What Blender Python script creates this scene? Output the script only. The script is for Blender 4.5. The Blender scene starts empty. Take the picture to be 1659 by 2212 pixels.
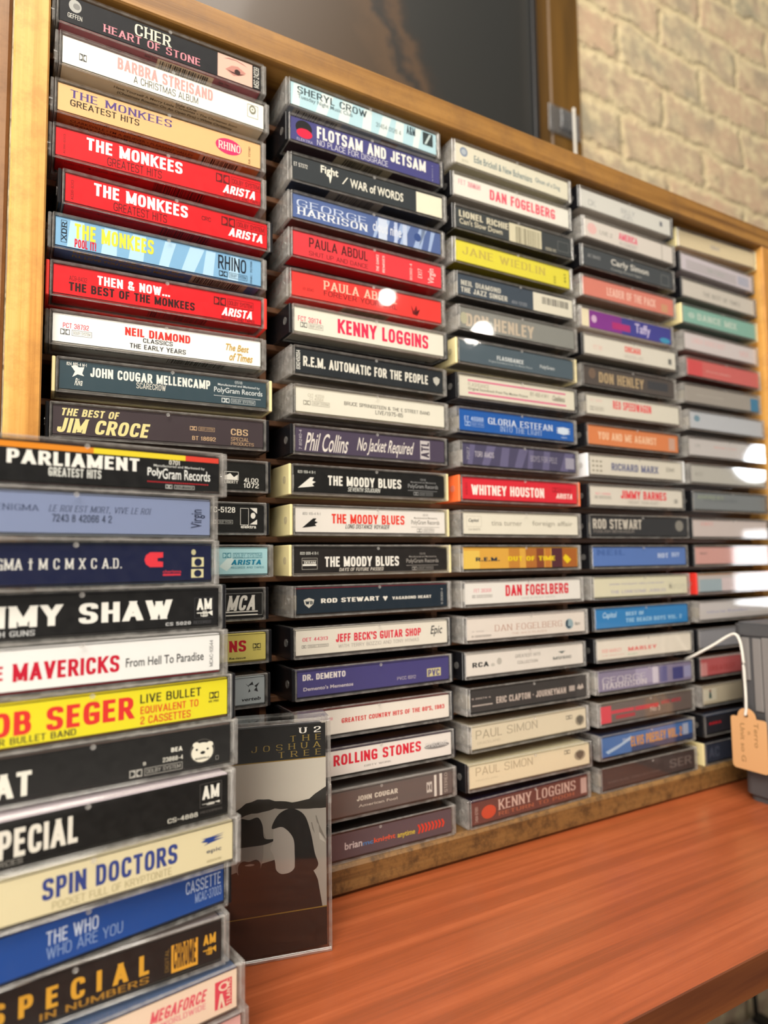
import bpy, bmesh, math, random
from mathutils import Matrix, Vector
D2R = math.pi / 180
sc = bpy.context.scene
col = sc.collection
random.seed(7)
# ---------------------------------------------------------------- frame of reference
# All sizes below are millimetres: X along the rack, Y into it (0 = plane of the spines),
# Z up from the lowest row of spines; W() turns them into metres in the world.
ZT = -18.7                    # table top
TABLE_H = 0.76
def W(x, y, z): return Vector((x * .001, y * .001, (z - ZT) * .001 + TABLE_H))

# ---------------------------------------------------------------- camera
cam = bpy.data.cameras.new('camera'); cam_ob = bpy.data.objects.new('camera', cam); col.objects.link(cam_ob)
yaw, pitch, roll = -29.72 * D2R, 4.24 * D2R, 0.76 * D2R
R3 = Matrix.Rotation(yaw, 3, 'Z') @ Matrix.Rotation(pitch, 3, 'X') @ Matrix.Rotation(roll, 3, 'Y')
cam_ob.matrix_world = Matrix.Translation(W(-18.7, -342.09, 163.14)) @ (R3 @ Matrix.Rotation(math.pi / 2, 3, 'X')).to_4x4()
cam.sensor_fit = 'VERTICAL'; cam.sensor_height = 36.0
cam.lens = 1432.64 * 36 / 2212
cam.clip_start = .01
cam.dof.use_dof = True; cam.dof.focus_distance = .315; cam.dof.aperture_fstop = 7.0
sc.camera = cam_ob

# ---------------------------------------------------------------- world, lights, exposure
def lin(h):
    c = [int(h[i:i + 2], 16) / 255 for i in (0, 2, 4)]
    return tuple(x / 12.92 if x <= .04045 else ((x + .055) / 1.055) ** 2.4 for x in c)
wd = bpy.data.worlds.new('room_light'); sc.world = wd; wd.use_nodes = True
wn = wd.node_tree.nodes; wl = wd.node_tree.links
bg = wn['Background']; bg.inputs[1].default_value = 1.0      # the rest of the shop: dim walls, lit floor and ceiling
wt = wn.new('ShaderNodeTexCoord'); ws = wn.new('ShaderNodeSeparateXYZ'); wl.new(wt.outputs['Generated'], ws.inputs[0])
wr = wn.new('ShaderNodeMapRange'); wr.inputs['From Min'].default_value = -1; wr.inputs['From Max'].default_value = 1; wl.new(ws.outputs[2], wr.inputs['Value'])
wc = wn.new('ShaderNodeValToRGB'); wl.new(wr.outputs[0], wc.inputs[0]); wl.new(wc.outputs[0], bg.inputs[0])
we = wc.color_ramp.elements; we[0].position = 0; we[0].color = (.58, .50, .41, 1); we[1].position = 1; we[1].color = (.22, .2, .17, 1)
for q, v in ((.30, .50), (.43, .10), (.56, .075), (.72, .13)): k = we.new(q); k.color = (v, v * .9, v * .78, 1)
def light(name, kind, loc, power, color, size=.1, target=None, size_y=None):
    d = bpy.data.lights.new(name, kind); d.energy = power; d.color = color
    o = bpy.data.objects.new(name, d); col.objects.link(o); o.location = loc
    if kind == 'AREA':
        d.size = size
        if size_y: d.shape = 'RECTANGLE'; d.size_y = size_y
    else: d.shadow_soft_size = size
    if target is not None: o.rotation_euler = (target - loc).to_track_quat('-Z', 'Y').to_euler()
    return o
MID = W(280, 0, 200)
light('key_lamp', 'AREA', W(-460, -760, 1000), 14, (1, .925, .81), .5, W(150, 0, 220))
light('ceiling_panel_light', 'AREA', W(-1150, -1000, 1700), 48, (1, .935, .84), 1.5, W(300, 0, 100))
light('overhead_fill_light', 'AREA', W(260, -1000, 2150), 34, (1, .93, .83), .8, W(260, 0, 200))  # unseen fill added from above to lift the stack's shade on the rack
light('pendant_light', 'POINT', W(1110, -1690, 1110), 3, (1, .95, .86), .02)
light('second_pendant_light', 'POINT', W(1400, -1480, 960), 4, (1, .95, .84), .03)
light('shop_lamp_light', 'POINT', W(2700, -1290, 560), 7, (.86, .94, 1), .085)
light('shop_window_light', 'AREA', W(2800, -1110, 105), 4.5, (.93, .96, 1), .6, MID, .34)
light('low_front_fill_light', 'AREA', W(-520, -680, -70), 7, (1, .94, .86), .55, W(250, 0, 300))  # unseen fill added low in front to brighten the case undersides
sc.view_settings.view_transform = 'Standard'; sc.view_settings.look = 'None'
sc.view_settings.exposure = -0.18; sc.view_settings.gamma = 1.0; sc.view_settings.use_curve_mapping = False
sc.cycles.transparent_max_bounces = 32
sc.cycles.max_bounces = 10

# ---------------------------------------------------------------- materials
def mat(name):
    m = bpy.data.materials.new(name); m.use_nodes = True
    nt = m.node_tree; nt.nodes.clear()
    out = nt.nodes.new('ShaderNodeOutputMaterial')
    def n(t, **kw):
        k = nt.nodes.new(t)
        for a, v in kw.items():
            if a.startswith('_'): setattr(k, a[1:], v)
            else: k.inputs[a.replace('__', ' ')].default_value = v
        return k
    return m, nt, out, n
def c4(h): return (*lin(h), 1)
def plastic(name, h, rough=.35, bump=0.0):
    m, nt, out, n = mat(name)
    p = n('ShaderNodeBsdfPrincipled', Base__Color=c4(h), Roughness=rough)
    tc = n('ShaderNodeTexCoord'); nz = n('ShaderNodeTexNoise', Scale=900.0, Detail=3.0)
    nt.links.new(tc.outputs['Object'], nz.inputs['Vector'])
    b = n('ShaderNodeBump', Strength=bump + .03, Distance=.0003); nt.links.new(nz.outputs['Fac'], b.inputs['Height'])
    nt.links.new(b.outputs[0], p.inputs['Normal']); nt.links.new(p.outputs[0], out.inputs[0])
    return m
def clear(name, haze, rough, tint):
    m, nt, out, n = mat(name)
    tr = n('ShaderNodeBsdfTransparent', Color=tint)
    df = n('ShaderNodeBsdfDiffuse', Color=(.62, .60, .57, 1))
    gl = n('ShaderNodeBsdfGlossy', Color=(1, 1, 1, 1), Roughness=rough)
    tc = n('ShaderNodeTexCoord'); nz = n('ShaderNodeTexNoise', Scale=260.0, Detail=6.0, Roughness=.7)
    nt.links.new(tc.outputs['Object'], nz.inputs['Vector'])
    mr = n('ShaderNodeMapRange', **{'From__Min': .35, 'From__Max': .75, 'To__Min': haze * .4, 'To__Max': haze * 1.8})
    nt.links.new(nz.outputs['Fac'], mr.inputs['Value'])
    m1 = n('ShaderNodeMixShader'); nt.links.new(mr.outputs[0], m1.inputs[0]); nt.links.new(tr.outputs[0], m1.inputs[1]); nt.links.new(df.outputs[0], m1.inputs[2])
    # thin sheet: the ray leaves the back face as it came in, so both faces reflect like air to plastic
    ge = n('ShaderNodeNewGeometry'); io = n('ShaderNodeMapRange', **{'To__Min': 1.45, 'To__Max': 1 / 1.45}); nt.links.new(ge.outputs['Backfacing'], io.inputs['Value'])
    fr = n('ShaderNodeFresnel'); nt.links.new(io.outputs[0], fr.inputs['IOR'])
    m2 = n('ShaderNodeMixShader'); nt.links.new(fr.outputs[0], m2.inputs[0]); nt.links.new(m1.outputs[0], m2.inputs[1]); nt.links.new(gl.outputs[0], m2.inputs[2])
    nt.links.new(m2.outputs[0], out.inputs[0])
    return m
CLEAR = clear('clear_plastic', .005, .035, (.97, .97, .965, 1))
EDGE = clear('clear_plastic_edge', .2, .07, (.93, .92, .91, 1))
FROST = clear('ribbed_clear_plastic', .3, .1, (.93, .92, .9, 1))
TRAY = {'black': plastic('black_plastic', '17171a', .25), 'cream': plastic('cream_plastic', 'e9dba4', .4),
        'red': plastic('red_plastic', 'e0382e', .35), 'orange': plastic('orange_plastic', 'f5723c', .4), 'white': plastic('white_plastic', 'eceef0', .4)}
SHELL = [plastic('tape_shell_' + n_, h, .45) for n_, h in (('cream', 'c6bda8'), ('black', '26262a'), ('grey', '8d8a84'), ('white', 'dcd8d0'))]

m, nt, out, n = mat('printed_card')
at = n('ShaderNodeAttribute', _attribute_name='ink')
p = n('ShaderNodeBsdfPrincipled', Roughness=.5, Specular__IOR__Level=.25)
nt.links.new(at.outputs['Color'], p.inputs['Base Color']); nt.links.new(p.outputs[0], out.inputs[0])
CARD = m

def wood(name, dark, mid, light_, axis, ring=90.0, rough=.45, stain=None, coat=0.0, fibre=1.0):
    m, nt, out, n = mat(name)
    tc = n('ShaderNodeTexCoord')
    def stretched(k_along, k_across, tex, **kw):
        mp = n('ShaderNodeMapping'); s = [k_across] * 3; s[axis] = k_along
        mp.inputs['Scale'].default_value = s
        nt.links.new(tc.outputs['Object'], mp.inputs['Vector'])
        t = n(tex, **kw); nt.links.new(mp.outputs[0], t.inputs['Vector']); return t
    a = stretched(3.0, ring, 'ShaderNodeTexNoise', Scale=1.0, Detail=2.0, Distortion=.6)
    f = stretched(18.0, ring * 9, 'ShaderNodeTexNoise', Scale=1.0, Detail=4.0, Roughness=.7)
    mx = n('ShaderNodeMath', _operation='MULTIPLY_ADD'); mx.inputs[1].default_value = .28 * fibre
    nt.links.new(f.outputs['Fac'], mx.inputs[0]); nt.links.new(a.outputs['Fac'], mx.inputs[2])
    sb = n('ShaderNodeMath', _operation='SUBTRACT'); sb.inputs[1].default_value = .14 * fibre
    nt.links.new(mx.outputs[0], sb.inputs[0])
    cr = n('ShaderNodeValToRGB'); e = cr.color_ramp.elements
    e[0].position = .3; e[0].color = c4(dark); e[1].position = .68; e[1].color = c4(light_)
    k = e.new(.48); k.color = c4(mid)
    nt.links.new(sb.outputs[0], cr.inputs[0]); src = cr.outputs[0]
    if stain:
        s = n('ShaderNodeTexNoise', Scale=stain[1], Detail=8.0, Roughness=.75)
        nt.links.new(tc.outputs['Object'], s.inputs['Vector'])
        sr = n('ShaderNodeMapRange', **{'From__Min': .46, 'From__Max': .64, 'To__Min': 0.0, 'To__Max': stain[2]}); nt.links.new(s.outputs['Fac'], sr.inputs['Value'])
        mi = n('ShaderNodeMix', _data_type='RGBA'); nt.links.new(sr.outputs[0], mi.inputs[0]); nt.links.new(src, mi.inputs[6]); mi.inputs[7].default_value = c4(stain[0]); src = mi.outputs[2]
    p = n('ShaderNodeBsdfPrincipled', Roughness=rough, Coat__Weight=coat, Coat__Roughness=.22)
    nt.links.new(src, p.inputs['Base Color'])
    b = n('ShaderNodeBump', Strength=.12, Distance=.0004); nt.links.new(f.outputs['Fac'], b.inputs['Height']); nt.links.new(b.outputs[0], p.inputs['Normal'])
    nt.links.new(p.outputs[0], out.inputs[0])
    return m
PINE_V = wood('honey_pine_upright', 'ac7230', 'd0984c', 'deae64', 2, 110, .38, ('8a5a28', 60, .35), .2)
PINE_H = wood('shaded_honey_pine_rail', '67441d', '8b612b', '9f7339', 0, 130, .42, ('6a4a2c', 45, .4), .15)  # same pine as the uprights; the rail's shade is put into darker tones
PINE_B = wood('scuffed_pine_rail', '5e4222', '7c582e', '8c693c', 0, 120, .5, ('3f2c18', 120, .8), .1)
WALNUT = wood('dark_stained_board', '4e311c', '6c472c', '84593a', 0, 140, .5)
TABLE = wood('red_cherry_table', '8a4524', '9c4e2a', 'ab5a34', 0, 120, .34, ('8a4426', 14, .3), .3, 1.9)
TABLE_E = wood('table_edge', '54280f', '683616', '784620', 0, 60, .5)
POST = wood('oak_window_post', '4c3307', '5c3f0d', '684813', 2, 40, .45)
STEEL = plastic('black_steel', '141416', .4)

# ---------------------------------------------------------------- mesh helpers (millimetres in, metres out)
S = .001
class MB:
    """collects vertices and faces (with a material index, or a print colour) for ONE mesh object"""
    def __init__(s): s.v = []; s.f = []; s.m = []; s.c = []
    def face(s, idx, mi=0, ink=None):
        if ink is not None: ink = tuple(max(q - .012, q * .35) for q in ink)
        s.f.append(idx); s.m.append(mi); s.c.append(ink)
    def cbox(s, x0, x1, y0, y1, z0, z1, b=.25, mi=0, edge=None, thin=None):
        """chamfered box; faces across the thin direction get the edge material"""
        if edge is None: edge = mi
        lo = (x0, y0, z0); hi = (x1, y1, z1); b = min(b, .45 * min(h - l for h, l in zip(hi, lo)))
        base = len(s.v); ids = {}
        for sx in (0, 1):
            for sy in (0, 1):
                for sz in (0, 1):
                    sg = (sx, sy, sz)
                    for ax in range(3):
                        pnt = []
                        for k in range(3):
                            e_ = hi[k] if sg[k] else lo[k]
                            pnt.append(e_ if k == ax else e_ + (-b if sg[k] else b))
                        ids[sg, ax] = len(s.v); s.v.append(tuple(pnt))
        dims = [h - l for h, l in zip(hi, lo)]
        th = dims.index(min(dims)) if thin is None else thin
        for ax in range(3):
            o1, o2 = [k for k in range(3) if k != ax]
            for sd in (0, 1):
                q = []
                for u, v in ((0, 0), (1, 0), (1, 1), (0, 1)):
                    sg = [0, 0, 0]; sg[ax] = sd; sg[o1] = u; sg[o2] = v; q.append(ids[tuple(sg), ax])
                flip = (ax == 1) ^ (sd == 0)
                s.face(q[::-1] if flip else q, mi if ax == th else edge)
        for ax in range(3):           # chamfer strips along ax
            o1, o2 = [k for k in range(3) if k != ax]
            for u in (0, 1):
                for v in (0, 1):
                    a = [0, 0, 0]; a[o1] = u; a[o2] = v; c = list(a); c[ax] = 1; a, c = tuple(a), tuple(c)
                    s.face([ids[a, o1], ids[c, o1], ids[c, o2], ids[a, o2]], edge)
        for sx in (0, 1):
            for sy in (0, 1):
                for sz in (0, 1): s.face([ids[(sx, sy, sz), k] for k in range(3)], edge)
    def box(s, x0, x1, y0, y1, z0, z1, inks=None, mi=0):
        """plain box; inks: colour per face in the order -y +y -z +z -x +x"""
        k = len(s.v)
        s.v += [(x0, y0, z0), (x1, y0, z0), (x1, y1, z0), (x0, y1, z0), (x0, y0, z1), (x1, y0, z1), (x1, y1, z1), (x0, y1, z1)]
        for j, q in enumerate(((0, 1, 5, 4), (2, 3, 7, 6), (3, 2, 1, 0), (4, 5, 6, 7), (3, 0, 4, 7), (1, 2, 6, 5))):
            s.face([k + i for i in q], mi, inks[j] if inks else None)
    def cyl(s, c, r, h, axis=0, seg=16, mi=0, r2=None):
        r2 = r if r2 is None else r2; k = len(s.v); o1, o2 = [a for a in range(3) if a != axis]
        for j, (rr, d) in enumerate(((r, 0), (r2, h))):
            for i in range(seg):
                a = 2 * math.pi * i / seg; q = list(c); q[axis] += d; q[o1] += rr * math.cos(a); q[o2] += rr * math.sin(a); s.v.append(tuple(q))
        for i in range(seg): s.face([k + i, k + (i + 1) % seg, k + seg + (i + 1) % seg, k + seg + i], mi)
        s.face([k + i for i in range(seg)][::-1], mi); s.face([k + seg + i for i in range(seg)], mi)
    def prism(s, pts, a0, a1, axis=1, mi=0):
        """outline in the two other axes, extruded along axis"""
        k = len(s.v); o1, o2 = [a for a in range(3) if a != axis]; N = len(pts)
        for d in (a0, a1):
            for u, v in pts:
                q = [0, 0, 0]; q[axis] = d; q[o1] = u; q[o2] = v; s.v.append(tuple(q))
        s.face([k + i for i in range(N)], mi); s.face([k + N + i for i in range(N)][::-1], mi)
        for i in range(N): s.face([k + i, k + (i + 1) % N, k + N + (i + 1) % N, k + N + i], mi)
    def tube(s, pts, r, seg=10, mi=0):
        P = [Vector(q) for q in pts]; k = len(s.v); N = len(P)
        for i, q in enumerate(P):
            t = (P[min(i + 1, N - 1)] - P[max(i - 1, 0)]).normalized()
            u = t.cross(Vector((0, 0, 1)));  u = u if u.length > .05 else t.cross(Vector((0, 1, 0))); u.normalize(); v = t.cross(u)
            for j in range(seg): a = 2 * math.pi * j / seg; s.v.append(tuple(q + u * r * math.cos(a) + v * r * math.sin(a)))
        for i in range(N - 1):
            for j in range(seg): s.face([k + i * seg + j, k + i * seg + (j + 1) % seg, k + (i + 1) * seg + (j + 1) % seg, k + (i + 1) * seg + j], mi)
        s.face([k + j for j in range(seg)][::-1], mi); s.face([k + (N - 1) * seg + j for j in range(seg)], mi)
    def mesh(s, name, mats):
        me = bpy.data.meshes.new(name); me.from_pydata([(x * S, y * S, z * S) for x, y, z in s.v], [], s.f)
        for q in mats: me.materials.append(q)
        me.polygons.foreach_set('material_index', s.m)
        if any(c is not None for c in s.c):
            at = me.color_attributes.new('ink', 'FLOAT_COLOR', 'CORNER'); buf = []
            for f, c in zip(s.f, s.c): buf += [*(c or (.8, .8, .8)), 1.0] * len(f)
            at.data.foreach_set('color', buf)
        me.update(); return me
    def build(s, name, mats, parent=None, smooth=False):
        mats = mats if isinstance(mats, (list, tuple)) else [mats]
        o = bpy.data.objects.new(name, s.mesh(name, mats)); col.objects.link(o)
        if parent: o.parent = parent
        if smooth: o.data.polygons.foreach_set('use_smooth', [True] * len(o.data.polygons))
        return o
def empty(name, loc, rz=0.0):
    o = bpy.data.objects.new(name, None); o.empty_display_size = .02; col.objects.link(o); o.location = loc; o.rotation_euler = (0, 0, rz); return o
def tag(o, label=None, cat=None, group=None, kind=None):
    for k, v in (('label', label), ('category', cat), ('group', group), ('kind', kind)):
        if v: o[k] = v
    return o

# ---------------------------------------------------------------- setting: walls, window, floor
m, nt, out, n = mat('old_brick')
tc = n('ShaderNodeTexCoord'); sx = n('ShaderNodeSeparateXYZ'); nt.links.new(tc.outputs['Object'], sx.inputs[0])
cb = n('ShaderNodeCombineXYZ'); nt.links.new(sx.outputs[0], cb.inputs[0]); nt.links.new(sx.outputs[2], cb.inputs[1])
wob = n('ShaderNodeTexNoise', Scale=8.0, Detail=6.0, Roughness=.72); nt.links.new(cb.outputs[0], wob.inputs['Vector'])
wm = n('ShaderNodeVectorMath', _operation='MULTIPLY_ADD'); wm.inputs[1].default_value = (.07, .07, 0)
nt.links.new(wob.outputs['Color'], wm.inputs[0]); nt.links.new(cb.outputs[0], wm.inputs[2])
br = n('ShaderNodeTexBrick', _offset=.5); br.inputs['Scale'].default_value = 1.0
br.inputs['Brick Width'].default_value = .2; br.inputs['Row Height'].default_value = .072; br.inputs['Mortar Size'].default_value = .012; br.inputs['Mortar Smooth'].default_value = 1.0
br.inputs['Color1'].default_value = c4('c4a286'); br.inputs['Color2'].default_value = c4('9e9680'); br.inputs['Mortar'].default_value = c4('dac79c')
nt.links.new(wm.outputs[0], br.inputs['Vector'])
n1 = n('ShaderNodeTexNoise', Scale=11.0, Detail=5.0, Roughness=.6); nt.links.new(cb.outputs[0], n1.inputs['Vector'])
r1 = n('ShaderNodeValToRGB'); e = r1.color_ramp.elements; e[0].position = .36; e[0].color = c4('8c8872'); e[1].position = .6; e[1].color = c4('c8a688'); k = e.new(.48); k.color = c4('baa484')
nt.links.new(n1.outputs['Fac'], r1.inputs[0])
mA = n('ShaderNodeMix', _data_type='RGBA'); mA.inputs[0].default_value = .42
nt.links.new(br.outputs['Color'], mA.inputs[6]); nt.links.new(r1.outputs[0], mA.inputs[7])
nf = n('ShaderNodeTexNoise', Scale=16.0, Detail=3.0); nt.links.new(cb.outputs[0], nf.inputs['Vector'])
nfr = n('ShaderNodeMapRange', **{'From__Min': .38, 'From__Max': .56, 'To__Min': .25, 'To__Max': 1.0}); nt.links.new(nf.outputs['Fac'], nfr.inputs['Value'])
nfm = n('ShaderNodeMath', _operation='MULTIPLY'); nt.links.new(br.outputs['Fac'], nfm.inputs[0]); nt.links.new(nfr.outputs[0], nfm.inputs[1])
mB = n('ShaderNodeMix', _data_type='RGBA'); nt.links.new(nfm.outputs[0], mB.inputs[0]); nt.links.new(mA.outputs[2], mB.inputs[6]); mB.inputs[7].default_value = c4('d0be96')
n2 = n('ShaderNodeTexNoise', Scale=34.0, Detail=8.0, Roughness=.72); nt.links.new(cb.outputs[0], n2.inputs['Vector'])
r2 = n('ShaderNodeMapRange', **{'From__Min': .47, 'From__Max': .6, 'To__Min': 0.0, 'To__Max': .8}); nt.links.new(n2.outputs['Fac'], r2.inputs['Value'])
mC = n('ShaderNodeMix', _data_type='RGBA'); nt.links.new(r2.outputs[0], mC.inputs[0]); nt.links.new(mB.outputs[2], mC.inputs[6]); mC.inputs[7].default_value = c4('d4c49c')
n3 = n('ShaderNodeTexNoise', Scale=26.0, Detail=4.0, Roughness=.6); mp3 = n('ShaderNodeMapping'); mp3.inputs['Location'].default_value = (3, 7, 0)
nt.links.new(cb.outputs[0], mp3.inputs[0]); nt.links.new(mp3.outputs[0], n3.inputs['Vector'])
r3 = n('ShaderNodeMapRange', **{'From__Min': .62, 'From__Max': .72, 'To__Min': 0.0, 'To__Max': .6}); nt.links.new(n3.outputs['Fac'], r3.inputs['Value'])
mD = n('ShaderNodeMix', _data_type='RGBA'); nt.links.new(r3.outputs[0], mD.inputs[0]); nt.links.new(mC.outputs[2], mD.inputs[6]); mD.inputs[7].default_value = c4('6e604e')
p = n('ShaderNodeBsdfPrincipled', Roughness=.85); nt.links.new(mD.outputs[2], p.inputs['Base Color'])
hs = n('ShaderNodeMath', _operation='MULTIPLY_ADD'); hs.inputs[1].default_value = .6; nt.links.new(n2.outputs['Fac'], hs.inputs[0])
iv = n('ShaderNodeMath', _operation='SUBTRACT'); iv.inputs[0].default_value = 1.0; nt.links.new(br.outputs['Fac'], iv.inputs[1]); nt.links.new(iv.outputs[0], hs.inputs[2])
b = n('ShaderNodeBump', Strength=.8, Distance=.006); nt.links.new(hs.outputs[0], b.inputs['Height']); nt.links.new(b.outputs[0], p.inputs['Normal'])
nt.links.new(p.outputs[0], out.inputs[0])
BRICK = m
FLZ = ZT - TABLE_H * 1000
YW = 300
WX0, WX1, WZ0, WZ1 = -22, 668, 380, 1500      # window opening
def at0(o): o.location = W(0, 0, 0) ; return o  # meshes modelled in rack millimetres
w = MB()
w.box(WX1, 2600, YW, YW + 110, FLZ, 1850); w.box(-2200, WX0, YW, YW + 110, FLZ, 1850); w.box(WX0, WX1, YW, YW + 110, FLZ, WZ0); w.box(WX0, WX1, YW, YW + 110, WZ1, 1850)
tag(at0(w.build('wall_back', BRICK)), kind='structure')
m, nt, out, n = mat('grey_carpet')
nz = n('ShaderNodeTexNoise', Scale=120.0, Detail=6.0); r_ = n('ShaderNodeValToRGB'); r_.color_ramp.elements[0].color = c4('4e483f'); r_.color_ramp.elements[1].color = c4('625a4e')
tc = n('ShaderNodeTexCoord'); nt.links.new(tc.outputs['Object'], nz.inputs['Vector']); nt.links.new(nz.outputs['Fac'], r_.inputs[0])
p = n('ShaderNodeBsdfPrincipled', Roughness=.95); nt.links.new(r_.outputs[0], p.inputs['Base Color']); nt.links.new(p.outputs[0], out.inputs[0])
fl = MB(); fl.box(-2200, 2600, -2600, YW + 110, FLZ - 40, FLZ); tag(at0(fl.build('floor', m)), kind='structure')

# window: oak posts, black gasket and a dark pane with peeling backing
m, nt, out, n = mat('dark_peeling_pane')
tc = n('ShaderNodeTexCoord'); sx = n('ShaderNodeSeparateXYZ'); nt.links.new(tc.outputs['Object'], sx.inputs[0])
nz = n('ShaderNodeTexNoise', Scale=14.0, Detail=7.0, Roughness=.7); nt.links.new(tc.outputs['Object'], nz.inputs['Vector'])
a1 = n('ShaderNodeMath', _operation='MULTIPLY_ADD'); a1.inputs[1].default_value = .12; nt.links.new(nz.outputs['Fac'], a1.inputs[0]); nt.links.new(sx.outputs[0], a1.inputs[2])
a2 = n('ShaderNodeMath', _operation='MULTIPLY_ADD'); a2.inputs[1].default_value = .45; nt.links.new(sx.outputs[2], a2.inputs[0]); nt.links.new(a1.outputs[0], a2.inputs[2])
cr = n('ShaderNodeValToRGB'); cr.color_ramp.interpolation = 'LINEAR'; e = cr.color_ramp.elements
PANE_STOPS = [(0.0, '463524'), (.45, '4a3826'), (.74, '48392a'), (.775, '54412f'), (.79, '2a2826'), (.815, '523f2e'), (.835, '302b26'), (.85, '2a2a28'), (1.0, '272827')]
e[0].position = 0.0; e[0].color = c4(PANE_STOPS[0][1]); e[1].position = 1.0; e[1].color = c4(PANE_STOPS[-1][1])
for pos, h in PANE_STOPS[1:-1]: k = e.new(pos); k.color = c4(h)
nt.links.new(a2.outputs[0], cr.inputs[0])
p = n('ShaderNodeBsdfPrincipled', Roughness=.4, Coat__Weight=.15, Coat__Roughness=.1); nt.links.new(cr.outputs[0], p.inputs['Base Color']); nt.links.new(p.outputs[0], out.inputs[0])
PANE = m
win = empty('window_1', W(WX0, YW, WZ0)); tag(win, kind='structure')
def part(mb, name, mats, parent, smooth=False):   # part modelled in rack millimetres under an unrotated root
    k = parent.location
    o = mb.build(name, mats, parent, smooth); o.location = W(0, 0, 0) - k; return o
w = MB(); w.cbox(610, WX1, YW - 14, YW + 60, WZ0, WZ1, 2); part(w, 'window_post', POST, win)
w = MB(); w.cbox(WX0, 48, YW - 14, YW + 60, WZ0, WZ1, 2); part(w, 'window_post', POST, win)
w = MB(); w.cbox(48, 610, YW - 10, YW + 60, WZ0, WZ0 + 60, 2); part(w, 'window_rail', POST, win)
w = MB(); w.cbox(48, 610, YW - 10, YW + 60, WZ1 - 60, WZ1, 2); part(w, 'window_rail', POST, win)
w = MB(); w.cbox(601, 610, YW + 8, YW + 18, WZ0 + 60, WZ1 - 60, 1); w.cbox(48, 56, YW + 8, YW + 18, WZ0 + 60, WZ1 - 60, 1); part(w, 'gasket', STEEL, win)
w = MB(); w.box(56, 601, YW + 14, YW + 20, WZ0 + 60, WZ1 - 60); part(w, 'pane', PANE, win)

# ---------------------------------------------------------------- table
TX0, TX1, TY0, TY1, TTH = -700, 1000, -149.8, 232, 17
tb = empty('table', W(150, 40, FLZ)); tag(tb, 'long reddish brown wooden table top carrying the cassette rack and the front stack', 'table')
w = MB(); w.cbox(TX0, TX1, TY0, TY1, ZT - TTH, ZT, .5, 0, 1); part(w, 'tabletop', [TABLE, TABLE_E], tb)
for lx in (TX0 + 40, TX1 - 40):
    for ly in (TY0 + 60, TY1 - 40):
        w = MB(); w.cbox(lx - 15, lx + 15, ly - 15, ly + 15, FLZ, ZT - TTH, 2); part(w, 'leg', STEEL, tb)

# ---------------------------------------------------------------- cassette rack
PITCH_X, PITCH_Z = 117.264, 22.495
RX0, RX1, RZ1 = -6.3, 577.0, 447.0
rk = empty('cassette_rack', W(285, 36, ZT)); tag(rk, 'wide honey brown wooden cassette rack with five columns of thin shelves standing on the table', 'rack')
YF, YB = -4.0, 78.0
CASE_W, CASE_D, LMX, LMY, LABW, LABH = 108.2, 69.5, 3.3, 1.5, 101.6, 13.23
T_RACK = 17.2; ZOFF = (T_RACK - LABH) / 2
w = MB(); w.cbox(RX0 - 15, RX0, YF, YB, ZT, RZ1, .8); part(w, 'side_panel', PINE_V, rk)
w = MB(); w.cbox(RX1, RX1 + 15, YF, YB, ZT, RZ1, .8); part(w, 'side_panel', PINE_V, rk)
w = MB(); w.cbox(RX0 - 15, RX1 + 15, YF, YB, RZ1, RZ1 + 17.6, .8); part(w, 'top_rail', PINE_H, rk)
w = MB(); w.cbox(RX0, RX1, YF, YB, ZT, -ZOFF, 2.2); part(w, 'bottom_rail', PINE_B, rk)
w = MB(); w.cbox(RX0, RX1, YB - 5, YB - .5, -ZOFF, RZ1, .3); part(w, 'back_panel', WALNUT, rk)
for r_ in range(1, 20):
    z = (20 - r_) * PITCH_Z - ZOFF
    w = MB(); w.cbox(RX0, RX1, 20, YB - 5, z - 3.2, z, .3); part(w, 'shelf', WALNUT, rk)
for c_ in range(4):
    x = c_ * PITCH_X + 109.4
    w = MB(); w.cbox(x - 2, x + 2, 23, YB - 5, -ZOFF, RZ1, .3); part(w, 'divider', WALNUT, rk)

nb = MB(); nb.cbox(-140, RX0 - 16.2, 30, 60, ZT, 640, 1.5)
BOARD = wood('brown_stained_board', '64482c', '7a5a3c', '8a6846', 2, 80, .5, ('5a3c24', 70, .4))
tag(at0(nb.build('wooden_board', BOARD)), "brown wooden board standing upright against the rack's left side", 'board')

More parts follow.
